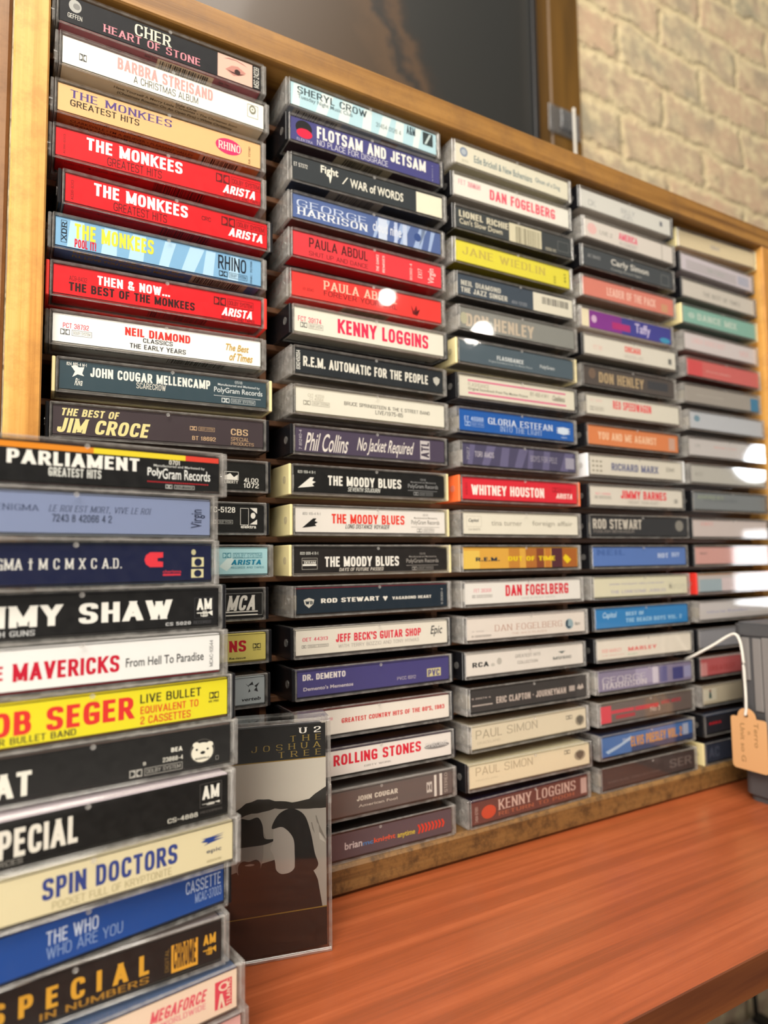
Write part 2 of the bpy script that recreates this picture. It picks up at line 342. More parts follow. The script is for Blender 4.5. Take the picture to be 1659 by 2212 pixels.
# ---------------------------------------------------------------- lettering
TAPES = [
[1,1,[-2.41,-2.72,0.4],"clear","1b1d27","1b1d27","8a4a52","cassette, black spine with pink title and a painted eye, first down leftmost rack column",[["e","",3.9,6.0,9.6,12.6,"b9b8b4",""],["e","",5.8,7.7,9.0,10.9,"8b8a88",""],["t","GEFFEN",3.5,2.6,10.0,5.0,"f4f1e8",""],["t","CHER",34.5,6.1,52.9,12.2,"f6f1d8","bs"],["t","HEART OF STONE",19.5,1.6,67.8,5.6,"f29aa6","bs"],["r","",77.3,0.0,96.8,13.2,"e9bfae",""],["q","",80.5,7.3,94.2,12.6,"a8706a",[[0,0.75],[0.2,0.95],[0.5,1],[0.8,0.85],[1,0.6],[0.8,0.75],[0.5,0.9],[0.2,0.83]]],["q","",81.5,2.6,93.2,9.5,"c98f84",[[0,0.4],[0.3,0.85],[0.6,0.95],[1,0.6],[0.75,0.25],[0.4,0.05]]],["q","",82.4,3.3,92.8,7.9,"5a3532",[[0,0.45],[0.3,0.2],[0.6,0.15],[1,0.55],[0.6,0.38],[0.3,0.4]]],["e","",86.6,4.2,89.9,7.3,"3a2726",""],["r","",96.8,0.0,101.0,13.2,"1a1a1e",""],["t","MSG 24239",97.6,0.7,100.6,12.6,"f4f1e8","V"]]],
[1,2,[-0.88,-4.39,1.03],"clear","faf8f0","f0ece0","c8bda8","cassette, white spine with pale pink title, second down leftmost rack column",[["D","",7.4,3.7,10.7,7.3,"4a4a4a",""],["t","BARBRA STREISAND",24.9,6.1,73.0,12.2,"f5a9a6","bb"],["t","A CHRISTMAS ALBUM",32.6,1.6,65.2,5.3,"5a5850",""],["o","",92.3,4.4,98.4,11.9,"8a8878",""],["e","",93.3,6.6,97.2,11.6,"8a8878",""],["e","",94.0,7.7,96.4,10.6,"f4f1e2",""],["e","",94.7,8.7,95.7,9.7,"8a8878",""]]],
[1,3,[-2.27,-1.48,0.19],"clear","efbf88","eabb84","b06a3a","cassette, orange cream spine with purple title and a pink oval, third down leftmost rack column",[["t","THE MONKEES",5.4,7.9,53.5,11.9,"5b4a8c","bs"],["t","GREATEST HITS",5.4,3.6,37.4,6.9,"3a2f26","b"],["e","",76.5,2.6,91.0,11.5,"d8366e",""],["t","RHINO",78.0,5.0,90.3,9.3,"fbe9dc","bs"],["t","RA 72190",94.8,0.7,95.9,10.6,"4a3a2a","V"]]],
[1,4,[-2.68,-1.17,-1.01],"clear","e0202c","d11d28","b81720","cassette, red spine with bold white lettering, upper of two alike, fourth down leftmost rack column",[["t","ACB6-8313",3.3,1.1,4.2,10.9,"5a1015","V"],["t","THE MONKEES",13.5,6.1,59.4,12.4,"ffffff","bb"],["t","GREATEST HITS",23.0,0.8,49.0,5.0,"4a1014",""],["Y","",76.9,7.3,101.5,12.2,"6a1418",""],["t","ARISTA",80.6,2.2,99.4,6.9,"ffffff","bbi"],["t","RECORDS AND TAPES",81.4,0.3,101.6,1.9,"6a1418",""]]],
[1,5,[1.89,-2.15,0.93],"black","e0202c","d11d28","b81720","cassette, red spine with bold white lettering, lower of two alike, fifth down leftmost rack column",[["t","ACB6-8313",2.4,1.1,3.6,10.9,"5a1015","V"],["t","THE MONKEES",12.6,6.1,58.0,12.4,"ffffff","bb"],["t","GREATEST HITS",21.7,0.8,47.4,5.0,"4a1014",""],["t","CRC",65.3,7.3,70.1,9.5,"4a1014",""],["Y","",75.9,7.3,100.5,12.2,"6a1418",""],["t","ARISTA",79.6,2.2,99.9,6.9,"ffffff","bbi"]]],
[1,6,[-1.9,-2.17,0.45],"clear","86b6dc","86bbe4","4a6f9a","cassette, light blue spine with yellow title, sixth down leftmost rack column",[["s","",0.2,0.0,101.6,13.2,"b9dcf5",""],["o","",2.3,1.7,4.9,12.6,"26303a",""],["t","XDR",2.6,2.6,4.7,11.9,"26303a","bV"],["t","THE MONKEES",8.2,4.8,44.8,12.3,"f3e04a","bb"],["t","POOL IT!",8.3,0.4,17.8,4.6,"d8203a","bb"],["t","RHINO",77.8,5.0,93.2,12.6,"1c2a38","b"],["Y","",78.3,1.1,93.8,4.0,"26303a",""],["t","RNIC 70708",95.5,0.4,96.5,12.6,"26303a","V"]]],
[1,7,[-2.25,-0.17,-1.3],"red","e2262e","d6222a","b81a22","cassette, red spine with white over black lettering, seventh down leftmost rack column",[["t","AC9-8432",6.8,7.0,14.6,9.3,"5a1015",""],["t","THEN & NOW...",19.2,7.0,53.5,11.6,"ffffff","bb"],["t","THE BEST OF THE MONKEES",6.7,1.9,66.0,6.1,"3a1014","bb"],["Y","",75.9,7.3,97.3,11.6,"5a1418",""],["t","ARISTA",80.0,2.2,97.5,6.6,"ffffff","bbi"],["t","RECORDS AND TAPES",80.0,0.3,98.0,1.9,"5a1418",""]]],
[1,8,[-1.89,3.41,-2.37],"clear","fafaf6","f0efea","cfcac0","cassette, white spine with small red title over black lines, eighth down leftmost rack column",[["t","PCT 38792",4.4,7.0,15.8,9.5,"d8405a","b"],["Y","",3.3,3.6,17.2,6.4,"6a6a6a",""],["t","NEIL DIAMOND",32.1,7.4,64.1,11.5,"d83a34","bb"],["t","CLASSICS",40.8,4.8,55.3,7.0,"3a3a3e","b"],["t","THE EARLY YEARS",34.6,1.3,61.9,3.7,"3a3a3e","b"],["t","The Best",82.0,6.6,95.5,10.3,"c9a44e","bi"],["t","of Times",84.2,1.3,97.7,5.6,"c9a44e","bi"]]],
[1,9,[1.47,3.56,-2.31],"cream","3d4f58","4a5a62","8a8780","cassette, slate spine with white lettering, cream case edges, ninth down leftmost rack column",[["t","824 865-4 M-1",3.0,11.5,11.8,13.1,"f4f1e8","b"],["q","",5.0,5.6,10.8,11.9,"f4f1e8",[[0,0.9],[0.35,1],[0.6,0.85],[1,0.9],[0.85,0.4],[1,0.2],[0.5,0.3],[0.1,0.05],[0.3,0.5]]],["t","Riva",6.6,2.0,10.6,5.6,"f4f1e8","i"],["t","JOHN COUGAR MELLENCAMP",13.5,6.9,71.3,11.6,"f4f1e8","bb"],["t","SCARECROW",34.7,3.6,48.9,6.6,"dcd8cc","b"],["G","",73.3,0.7,99.5,13.0,"dfe4e4",""]]],
[1,10,[-0.99,1.53,-2.29],"black","4a4044","4a4044","6a6060","cassette, dark brown spine with cream brush lettering, tenth down leftmost rack column",[["t","THE BEST OF",3.2,9.0,29.3,12.6,"e9dc9e","bbi"],["t","JIM CROCE",1.6,0.9,43.7,7.9,"efe2a0","bbi"],["Y","",63.0,6.6,75.7,8.7,"d8b48c",""],["t","BT 18692",64.2,1.6,76.2,3.7,"dcb890","b"],["t","CBS",84.1,5.7,93.3,9.1,"dcbc94","b"],["t","SPECIAL",84.2,2.6,93.8,4.6,"d8b48c",""],["t","PRODUCTS",84.2,0.3,96.5,2.0,"d8b48c",""]]],
[1,11,[0.56,-0.46,-0.19],"black","22231f","2a2a28","4a4844","cassette, black spine end with a white boxed landscape emblem, eleventh down leftmost rack column",[["o","",79.5,4.5,87.1,8.9,"f4f1e8",""],["q","",79.9,4.7,86.6,8.0,"f4f1e8",[[0,0],[0,0.6],[0.4,1],[0.7,0.4],[1,0.8],[1,0]]],["t","LIBERTY",79.5,2.6,86.8,4.2,"f4f1e8","b"],["t","4LOO",90.0,3.5,98.0,5.9,"f4f1e8","b"],["t","1072",89.9,0.6,98.2,3.2,"f4f1e8","b"]]],
[1,12,[-0.25,-0.41,-0.16],"black","1b1c1b","232322","3a3a3a","cassette, black spine end with a white boxed letter emblem, twelfth down leftmost rack column",[["t","TC-5128",72.5,9.7,86.2,12.6,"f4f1e8","b"],["Y","",72.6,3.7,84.9,5.8,"bdbdb8",""],["o","",88.9,3.2,93.5,12.2,"f4f1e8",""],["q","",94.1,9.4,98.1,12.4,"f4f1e8",[[0,1],[1,1],[1,0]]],["e","",94.6,6.7,97.2,9.9,"f4f1e8",""],["q","",94.1,3.6,98.1,6.3,"f4f1e8",[[0,0],[1,0],[1,1]]],["t","elektra",89.2,1.5,97.6,3.4,"f4f1e8","b"]]],
[1,13,[1.4,-1.43,-0.56],"clear","b4dfe6","b4dfe6","8ab0b8","cassette, pale turquoise spine, right end showing, thirteenth down leftmost rack column",[["q","",75.8,0.2,101.6,13.0,"dff2f0",[[0,0.3],[0.2,0.7],[0.35,0.5],[0.15,0.1]]],["D","",77.5,8.3,81.9,11.1,"5a98a8",""],["o","",83.0,8.3,98.7,11.0,"5a98a8",""],["t","DOLBY SYSTEM",83.7,8.7,98.2,10.6,"5a98a8",""],["t","ARISTA",81.9,4.8,98.7,7.4,"1f86a8","bbi"],["t","RECORDS AND TAPES",81.9,2.9,99.6,3.9,"5a98a8",""]]],
[1,14,[-0.42,0.04,0.02],"black","222222","2a2a2a","3a3a3a","cassette, black spine end with a white three letter emblem, fourteenth down leftmost rack column",[["o","",81.5,0.6,101.6,12.4,"9a9a96",""],["t","MCA",81.9,3.3,99.0,11.2,"f4f1e8","bbi"],["r","",81.4,2.4,99.0,3.0,"f4f1e8",""],["r","",81.5,0.7,99.0,1.3,"f4f1e8",""]]],
[1,15,[0.79,-0.82,-0.33],"black","efe07c","efe07c","b8a84a","cassette, yellow spine, right end showing with red letters, fifteenth down leftmost rack column",[["t","NS",81.7,4.7,91.0,10.5,"d01c34","bb"],["D","",94.6,5.9,98.9,8.4,"3a3624",""],["t","HX PRO",94.8,4.8,98.9,5.4,"3a3624","b"],["t","Re-issue",82.1,1.0,90.8,2.1,"2a2620",""]]],
[1,16,[0.15,-0.86,-0.35],"black","b9c2c6","b9c2c6","8a9296","cassette, pale grey spine end with a scribbled black emblem, sixteenth down leftmost rack column",[["q","",91.2,5.2,98.9,11.3,"2a2a2e",[[0,0.9],[0.2,0.7],[0.5,1],[0.6,0.6],[1,0.9],[0.8,0.5],[0.9,0.1],[0.5,0.3],[0.2,0.1],[0.3,0.5]]],["q","",93.0,5.9,97.1,9.7,"b9c2c6",[[0,0.9],[0.5,1],[1,0.6],[0.6,0.1],[0.2,0.2]]],["t","verteb",89.0,1.6,99.8,3.4,"2a2a2e","bi"]]],
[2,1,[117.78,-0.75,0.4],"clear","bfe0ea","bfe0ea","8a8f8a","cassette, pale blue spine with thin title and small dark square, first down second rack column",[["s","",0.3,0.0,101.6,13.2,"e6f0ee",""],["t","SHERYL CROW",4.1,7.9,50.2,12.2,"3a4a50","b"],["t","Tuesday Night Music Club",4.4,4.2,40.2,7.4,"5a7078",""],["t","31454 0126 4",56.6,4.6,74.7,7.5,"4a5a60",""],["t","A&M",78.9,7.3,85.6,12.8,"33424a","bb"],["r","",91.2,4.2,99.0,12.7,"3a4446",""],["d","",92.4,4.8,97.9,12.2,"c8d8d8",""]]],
[2,2,[117.03,-2.57,-1.03],"black","4d4c86","4d4c86","3a2c30","cassette, purple spine with white title and red and black disc, second down second rack column",[["e","",2.9,4.0,13.1,13.0,"1d1a20",""],["e","",3.5,2.4,13.3,8.2,"e0284a",""],["t","ELEKTRA",3.7,0.3,13.6,1.9,"c8c4d8",""],["t","FLOTSAM AND JETSAM",16.2,5.0,91.4,12.3,"f4f1e8","bb"],["t","NO PLACE FOR DISGRACE",16.1,0.8,63.5,4.4,"d8d6e0",""],["t","9 60777-4",95.9,0.7,96.5,11.2,"d0d0dc","V"]]],
[2,3,[118.55,-1.27,-1.82],"clear","373c40","454a4e","2b2a2a","cassette, dark grey spine with a blank white right end sticker, third down second rack column",[["t","ET 57372",0.8,7.7,9.2,10.1,"d8d4cc","b"],["t","Fight",17.4,6.6,28.6,12.6,"f2eee0","bb"],["q","",22.4,2.6,24.7,7.9,"f2eee0",[[0,1],[1,1],[0.4,0]]],["q","",31.0,4.6,35.0,9.3,"f2eee0",[[0,0],[0.8,1],[1,1],[0.2,0]]],["t","WAR of WORDS",36.3,3.7,72.8,9.3,"e8e4d6","bb"],["r","",82.2,0.0,101.3,13.2,"efe8d2",""]]],
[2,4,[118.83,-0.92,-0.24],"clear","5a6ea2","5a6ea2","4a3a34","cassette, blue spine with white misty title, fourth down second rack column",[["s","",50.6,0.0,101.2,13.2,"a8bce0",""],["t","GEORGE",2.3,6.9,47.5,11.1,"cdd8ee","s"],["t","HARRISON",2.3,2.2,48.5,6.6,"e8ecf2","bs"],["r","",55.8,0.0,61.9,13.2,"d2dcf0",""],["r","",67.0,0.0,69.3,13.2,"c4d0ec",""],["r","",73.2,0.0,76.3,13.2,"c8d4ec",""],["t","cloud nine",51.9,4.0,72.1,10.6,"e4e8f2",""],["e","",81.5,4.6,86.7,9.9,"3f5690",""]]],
[2,5,[118.56,-1.83,0.08],"clear","e8434b","e8434b","b0202a","cassette, red spine with thin black title, upper of two red ones, fifth down second column",[["t","PAULA ABDUL",9.8,6.1,48.0,11.9,"4a2024","b"],["t","SHUT UP AND DANCE",9.7,1.3,48.1,4.0,"6a2428",""],["t","THE DANCE",53.9,1.3,55.7,11.9,"fbe0dc","bV"],["t","REMIXES",58.2,1.3,59.8,11.9,"fbe0dc","bV"],["t","91362-4",77.8,0.7,79.6,11.2,"f6cfcb","bV"],["t","EX17",83.8,3.3,87.0,9.3,"f6cfcb","bV"],["t","Virgin",91.3,1.3,97.3,11.2,"fbe0dc","iV"]]],
[2,6,[118.88,0.99,-0.71],"clear","ee443f","ee443f","c03030","cassette, red spine with pale title, lower of two red ones, sixth down second rack column",[["t","VX 90943",6.5,3.7,13.4,5.6,"7a2020",""],["t","PAULA ABDUL",19.4,6.6,68.7,11.9,"f6c9b0","bs"],["t","FOREVER YOUR GIRL",19.8,2.9,69.2,6.0,"6a1c20",""],["q","",79.1,1.6,85.6,8.2,"7a1a22",[[0,1],[0.3,0.4],[0.6,1],[0.8,0.2],[1,0.7],[0.7,0],[0.2,0.1]]]]],
[2,7,[118.5,-3.52,0.42],"black","ece8da","e4dfd0","b8b0a0","cassette, white spine with stretched pink capitals, seventh down second rack column",[["t","FCT 39174",2.2,6.0,16.5,9.0,"e0506a","b"],["Y","",3.5,2.6,17.6,5.6,"7a7a76",""],["t","KENNY LOGGINS",26.8,2.9,90.0,11.4,"e8365c","bb"]]],
[2,8,[120.18,-0.71,1.27],"clear","2e3236","2e3236","4a4844","cassette, black spine with tall condensed white capitals, eighth down second rack column",[["t","9362450554",0.4,1.6,2.9,12.6,"f4f1e8","bV"],["t","R.E.M. AUTOMATIC FOR THE PEOPLE",4.7,4.0,90.3,9.8,"ece8dc","bb"],["q","",94.3,4.0,99.6,9.9,"c9c6bc",[[0,0.8],[0.5,1],[1,0.8],[0.9,0.35],[0.5,0],[0.1,0.35]]]]],
[2,9,[119.96,-1.64,0.98],"clear","ece7d8","e8e2d2","b0a690","cassette, cream spine with two thin black lines of small print, ninth down second rack column",[["t","CXT 40558",7.3,8.9,17.4,10.7,"b8b2a0",""],["t","CT 40564",8.4,7.0,16.9,8.7,"b8b2a0",""],["Y","",4.5,4.0,20.8,6.6,"9a968a",""],["t","BRUCE SPRINGSTEEN & THE E STREET BAND",30.3,6.6,90.5,8.7,"4a4844",""],["t","LIVE/1975-85",51.2,3.2,70.6,5.6,"4a4844",""]]],
[2,10,[119.96,-0.89,0.97],"black","544a5e","4a4252","6a6468","cassette, dark plum spine with handwritten white title, tenth down second rack column",[["t","7 81240-4",2.1,1.1,3.8,12.2,"d6d0d4","V"],["t","Phil Collins",5.4,0.7,34.2,11.2,"ece4dc","i"],["t","No Jacket Required",38.2,0.7,78.9,10.9,"ece4dc","i"],["r","",83.4,1.1,90.5,12.6,"cfc8c8",""],["t","ATL",84.0,2.0,90.0,11.6,"4a4252","bbV"]]],
[2,11,[119.17,-0.62,0.79],"cream","1f1f1f","2a2a2a","77706c","cassette, black spine with white title and brush stroke emblem, cream edged, eleventh down second column",[["t","820 159-4 R-1",2.2,10.3,12.8,11.9,"dcdcd4","b"],["q","",2.2,2.0,13.1,8.2,"f4f1e8",[[0,0],[0.7,1],[0.9,1],[0.8,0.7],[1,0.6],[0.8,0.4],[0.9,0.2],[0.5,0.1]]],["t","THE MOODY BLUES",20.7,4.2,69.9,9.8,"f4f1e8","bb"],["t","SEVENTH SOJOURN",33.3,1.2,55.3,3.7,"dcdcd4","bi"],["G","",74.7,0.7,97.0,11.2,"9a9a9a",""]]],
[2,12,[119.97,-0.29,1.15],"cream","efe9e2","e6e0d8","8a8280","cassette, white spine with red over slanted black title, cream edged, twelfth down second rack column",[["t","820 105-4 R-1",4.4,9.5,15.3,11.0,"5a5a5a",""],["q","",4.0,2.3,13.7,7.7,"1c1c1c",[[0,0],[0.7,1],[0.9,1],[0.8,0.7],[1,0.6],[0.8,0.4],[0.9,0.2],[0.5,0.1]]],["t","THE MOODY BLUES",22.3,5.0,71.5,10.5,"ea4030","bb"],["t","LONG DISTANCE VOYAGER",31.0,2.2,61.0,4.7,"2a2626","bi"],["G","",76.4,0.6,97.4,11.9,"9a9690",""]]],
[2,13,[119.05,-1.2,0.26],"cream","2b2827","352f2e","8a7f78","cassette, black spine with white title and boxed emblem, cream edged, thirteenth down second rack column",[["t","820 006-4 R-1",3.3,9.8,14.1,11.4,"dcdcd4","b"],["o","",4.3,1.6,13.7,8.0,"b8b4aa",""],["r","",4.8,3.6,13.0,4.6,"f4f1e8",""],["r","",4.8,6.2,13.0,6.9,"9a968c",""],["t","DERAM",5.7,4.7,12.6,6.1,"f4f1e8","b"],["t","THE MOODY BLUES",18.2,2.9,66.8,8.6,"f6f2ea","bb"],["t","DAYS OF FUTURE PASSED",27.1,0.3,56.3,2.2,"dcd4c8","bi"],["G","",72.0,0.0,95.4,10.6,"a09a94",""]]],
[2,14,[120.16,-1.26,1.39],"clear","26313c","803040","3a3636","cassette, dark navy spine with white capitals and shield emblem, fourteenth down second rack column",[["q","",4.2,2.9,10.5,8.5,"dcd8cc",[[0,0.8],[0.5,1],[1,0.8],[0.9,0.35],[0.5,0],[0.1,0.35]]],["t","WB",5.1,4.9,9.7,6.8,"26313c","bb"],["t","ROD STEWART",14.7,5.3,52.4,7.8,"f2eee4","bb"],["q","",54.9,4.8,58.3,7.8,"f2eee4",[[0,0.8],[0.25,1],[0.5,0.8],[0.75,1],[1,0.8],[0.5,0]]],["t","VAGABOND HEART",61.4,5.4,89.6,7.1,"e8e4da","bb"],["t","9 26300-4",96.9,1.2,98.4,10.9,"c8c8c4","V"]]],
[2,15,[119.65,-1.32,1.42],"black","ebe5d8","d8d2c6","6a6460","cassette, white spine with pink red block title and looping script, fifteenth down second rack column",[["t","OET 44313",3.9,7.3,19.3,9.3,"e0506a","b"],["Y","",3.4,3.7,19.7,5.3,"8a8682",""],["t","JEFF BECK'S GUITAR SHOP",24.3,5.6,82.0,10.1,"e0354a","bb"],["t","WITH TERRY BOZZIO AND TONY HYMAS",25.7,2.3,80.4,4.3,"b0aaa4",""],["t","Epic",88.7,4.2,98.4,10.8,"4a4a4a","i"]]],
[2,16,[120.68,-0.48,1.19],"black","4f4a82","4a4478","3a3450","cassette, violet spine with white title at its left end, sixteenth down second rack column",[["t","DR. DEMENTO",3.2,8.5,29.5,11.8,"efe8e4","bb"],["t","Demento's Mementos",3.6,2.9,34.4,4.9,"dcd4d8","b"],["t","PVCC 6912",63.9,2.8,77.1,4.7,"c8c0c8",""],["r","",85.3,2.7,95.5,7.5,"d8cf9a",""],["t","PVC",86.1,3.0,94.5,6.8,"5a548a","bb"]]],
[2,17,[119.12,0.07,0.03],"black","efe9df","6a2a2a","5a5250","cassette, white spine with one line of condensed red capitals, seventeenth down second rack column",[["t","29",20.3,7.8,22.8,9.3,"e87090","b"],["t","GREATEST COUNTRY HITS OF THE 80'S, 1983",28.3,5.4,98.3,8.0,"d83a3a","bb"]]],
[2,18,[119.71,-0.35,-0.13],"black","f1ece6","3a2a40","4a4644","cassette, white spine with big red capitals and a grey oval, eighteenth down second rack column",[["t","ROLLING STONES",22.3,5.1,79.8,11.0,"e02a40","bb"],["t","DIRTY WORK",41.6,2.0,59.2,3.0,"6a6462",""],["e","",82.1,4.9,100.2,8.2,"8f8d8c",""],["t","CHROME",82.8,6.2,99.0,8.9,"d8d6d4","b"]]],
[2,19,[119.09,-1.01,-0.39],"clear","6a6462","8a8480","5a5450","cassette, grey brown spine with white two line title and stripes, nineteenth down second rack column",[["t","JOHN COUGAR",36.8,6.6,63.5,9.3,"dcd6c8","bb"],["t","American Fool",37.8,3.1,63.1,4.6,"c8c0b4","b"],["o","",83.3,3.0,87.1,9.1,"ddd8d0",""],["D","",83.5,3.4,86.9,8.7,"ddd8d0",""],["r","",88.6,0.0,90.3,12.5,"e4dfd6",""],["r","",92.5,0.0,94.3,12.8,"e4dfd6",""],["t","STEREO",95.9,1.2,98.1,12.5,"c8beb4","V"]]],
[2,20,[118.04,-0.92,-0.37],"clear","5e545c","2a2424","4a4448","cassette, mauve grey spine with small letters in several colours, twentieth down second rack column",[["t","brian",30.1,4.3,41.0,8.2,"d8d0d0","b"],["t","mc",41.5,4.3,48.1,6.0,"4a8ac8","b"],["t","knight",48.5,3.5,62.5,7.0,"e85a3c","b"],["t","anytime",63.9,3.0,75.8,6.7,"d8c24a","b"],["q","",77.5,3.3,79.9,8.5,"e8432e",[[0,1],[0.5,1],[1,0.5],[0.6,0],[0.1,0],[0.5,0.5]]],["q","",79.8,3.4,82.3,8.5,"e8432e",[[0,1],[0.5,1],[1,0.5],[0.6,0],[0.1,0],[0.5,0.5]]],["q","",82.2,3.5,84.6,8.5,"e8432e",[[0,1],[0.5,1],[1,0.5],[0.6,0],[0.1,0],[0.5,0.5]]],["q","",84.5,3.6,87.0,8.6,"e8432e",[[0,1],[0.5,1],[1,0.5],[0.6,0],[0.1,0],[0.5,0.5]]],["q","",86.9,3.7,89.4,8.6,"e8432e",[[0,1],[0.5,1],[1,0.5],[0.6,0],[0.1,0],[0.5,0.5]]],["q","",89.3,3.8,91.8,8.6,"e8432e",[[0,1],[0.5,1],[1,0.5],[0.6,0],[0.1,0],[0.5,0.5]]],["q","",91.7,3.9,94.2,8.6,"e8432e",[[0,1],[0.5,1],[1,0.5],[0.6,0],[0.1,0],[0.5,0.5]]],["q","",94.1,3.9,96.6,8.6,"e8432e",[[0,1],[0.5,1],[1,0.5],[0.6,0],[0.1,0],[0.5,0.5]]]]],
[3,1,[234.65,-0.56,-0.23],"clear","e6e0cc","ddd6c0","9a927c","cassette, cream spine with thin blue grey handwriting, first down middle rack column",[["e","",3.6,5.3,10.0,11.9,"8a96ac",""],["e","",4.8,6.6,8.8,10.6,"b8c0c8",""],["t","GEFFEN",5.0,1.6,10.3,3.4,"aaa898",""],["t","Edie Brickell & New Bohemians",15.3,3.7,66.8,8.7,"6a8088",""],["t","Ghost of a Dog",69.8,4.2,93.8,8.7,"7a8c94",""]]],
[3,2,[232.99,-0.41,-1.12],"black","ece9df","e2ded2","a89c90","cassette, white spine with pink block capitals, second down middle rack column",[["t","FET 38308",3.5,7.7,21.9,11.2,"eaa0ac","b"],["t","Full Moon",11.2,7.3,21.0,11.2,"e0909c","i"],["t","DAN FOGELBERG",29.4,3.3,88.4,10.6,"ec6478","bb"]]],
[3,3,[233.22,-1.05,-1.17],"black","44484a","4a4c4c","2e2a28","cassette, charcoal spine with a pale striped barcode in its middle, third down middle rack column",[["t","LIONEL RICHIE",2.7,7.4,44.0,11.9,"d8d0b8","bb"],["t","Can't Slow Down",2.9,2.6,38.8,6.6,"d0c8b0","b"],["r","",44.7,0.0,73.8,13.2,"dcd4b8",""],["B","",50.3,0.0,72.9,11.9,"8a846e",""],["t","6059 MC",77.5,0.7,87.6,2.9,"d8d0b8",""],["o","",89.1,2.6,99.7,9.9,"8a8c88",""]]],
[3,4,[233.21,-0.46,-0.17],"clear","e6da4c","dccf42","8a7a1c","cassette, bright yellow spine, fourth down middle rack column",[["t","JANE WIEDLIN",5.3,5.0,78.7,10.6,"c8b458","bs"],["t","EMI",86.2,1.3,88.3,6.6,"6a6228","V"],["t","4XT",96.4,3.3,98.2,10.6,"4a4620","bV"]]],
[3,5,[234.47,-0.08,-0.92],"clear","46505c","3c4450","3a3634","cassette, blue grey spine with a white barcode at right, fifth down middle rack column",[["t","NEIL DIAMOND",2.3,6.4,35.7,9.9,"c8c4b8","bb"],["t","THE JAZZ SINGER",2.4,1.7,41.5,5.3,"d0ccc0","bb"],["t","4XV-12120",44.9,1.3,58.4,3.7,"a8aab0",""],["r","",64.3,0.0,101.3,13.2,"e2dccb",""],["B","",72.5,6.0,98.0,11.2,"3a3a3c",""]]],
[3,6,[235.45,-0.46,-0.36],"clear","8f8f8a","8f8f8a","5a5450","cassette, grey spine with tall pale letters, sixth down middle rack column",[["t","DON HENLEY",4.7,1.6,63.6,10.3,"c8b8a4","bb"],["e","",0.2,2.6,5.8,10.6,"b8b49a",""]]],
[3,7,[234.28,-0.47,0.1],"cream","56646e","56646e","6a645c","cassette, blue grey spine with small white title, cream case edge, seventh down middle rack column",[["t","FLASHDANCE",31.2,4.8,54.6,7.7,"d0d4d4","bb"],["t","Original Soundtrack From The Motion Picture",23.9,2.1,62.5,4.0,"b0b8ba",""],["t","PolyGram",69.7,3.6,83.5,6.9,"c8cccc","b"]]],
[3,8,[234.84,1.07,-0.6],"black","e2dccb","d8d2c0","8a8074","cassette, cream spine between two thin pink stripes, eighth down middle rack column",[["r","",6.7,10.3,93.2,11.5,"e07a9a",""],["r","",7.0,1.9,93.6,3.2,"e07a9a",""],["t","FLASHDANCE",6.9,6.9,24.2,9.5,"a8a294",""],["t","Original Soundtrack From The Motion Picture",6.9,4.0,57.6,6.4,"7a766a",""],["t","811 492-4 M-1",59.9,6.2,76.5,9.0,"8a867a",""],["t","Casablanca",80.1,5.0,92.9,9.0,"8a867a","bi"]]],
[3,9,[234.33,1.21,0.12],"clear","2a62b4","2a62b4","1d3a66","cassette, royal blue spine with pale serif title, ninth down middle rack column",[["t","ET 46988",4.0,6.6,19.7,9.5,"b8ccec","b"],["Y","",4.2,2.9,19.9,6.1,"a8c0e4",""],["t","GLORIA ESTEFAN",23.4,5.8,81.5,10.1,"dce6f4","bs"],["t","INTO THE LIGHT",33.6,1.6,71.4,5.3,"b8ccea","s"],["q","",84.8,4.0,98.5,9.5,"d8e4f4",[[0,0.2],[0.5,0],[1,0.2],[0.8,0.35],[1,0.5],[0.8,0.7],[1,0.85],[0.5,1],[0,0.85],[0.15,0.7],[0,0.5],[0.15,0.35]]],["t","epic",89.4,1.1,95.1,2.9,"b8ccea",""]]],
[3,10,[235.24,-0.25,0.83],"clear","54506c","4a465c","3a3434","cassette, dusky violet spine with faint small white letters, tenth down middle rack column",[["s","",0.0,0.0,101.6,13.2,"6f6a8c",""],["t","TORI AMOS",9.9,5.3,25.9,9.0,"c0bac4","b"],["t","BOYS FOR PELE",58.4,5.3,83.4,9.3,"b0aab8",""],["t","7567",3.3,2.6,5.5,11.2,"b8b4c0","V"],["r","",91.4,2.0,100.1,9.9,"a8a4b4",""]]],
[3,11,[234.72,0.15,0.43],"orange","e23240","dc3040","8a2a2c","cassette, red spine with white block capitals, orange case edge, eleventh down middle rack column",[["t","AC8-8212",2.4,2.6,4.1,10.6,"8a1c26","V"],["t","WHITNEY HOUSTON",7.1,2.9,70.6,9.5,"fff4ec","bb"],["Y","",78.3,7.3,96.5,10.6,"a8202c",""],["t","ARISTA",81.4,2.9,97.9,6.6,"ffe8e0","bbi"]]],
[3,12,[235.05,0.25,0.55],"clear","ece6d6","e4decc","6a645c","cassette, off white spine with typewriter lettering, twelfth down middle rack column",[["o","",2.4,4.5,14.6,11.5,"c8c2b4",""],["t","Capitol",3.7,7.0,12.5,9.9,"5a5a58","bi"],["t","C4-91873",3.9,2.1,13.4,3.5,"8a867c",""],["t","tina turner",22.7,5.6,49.3,8.9,"b0aa9c",""],["t","foreign affair",58.5,5.1,96.7,9.4,"b0aa9c",""]]],
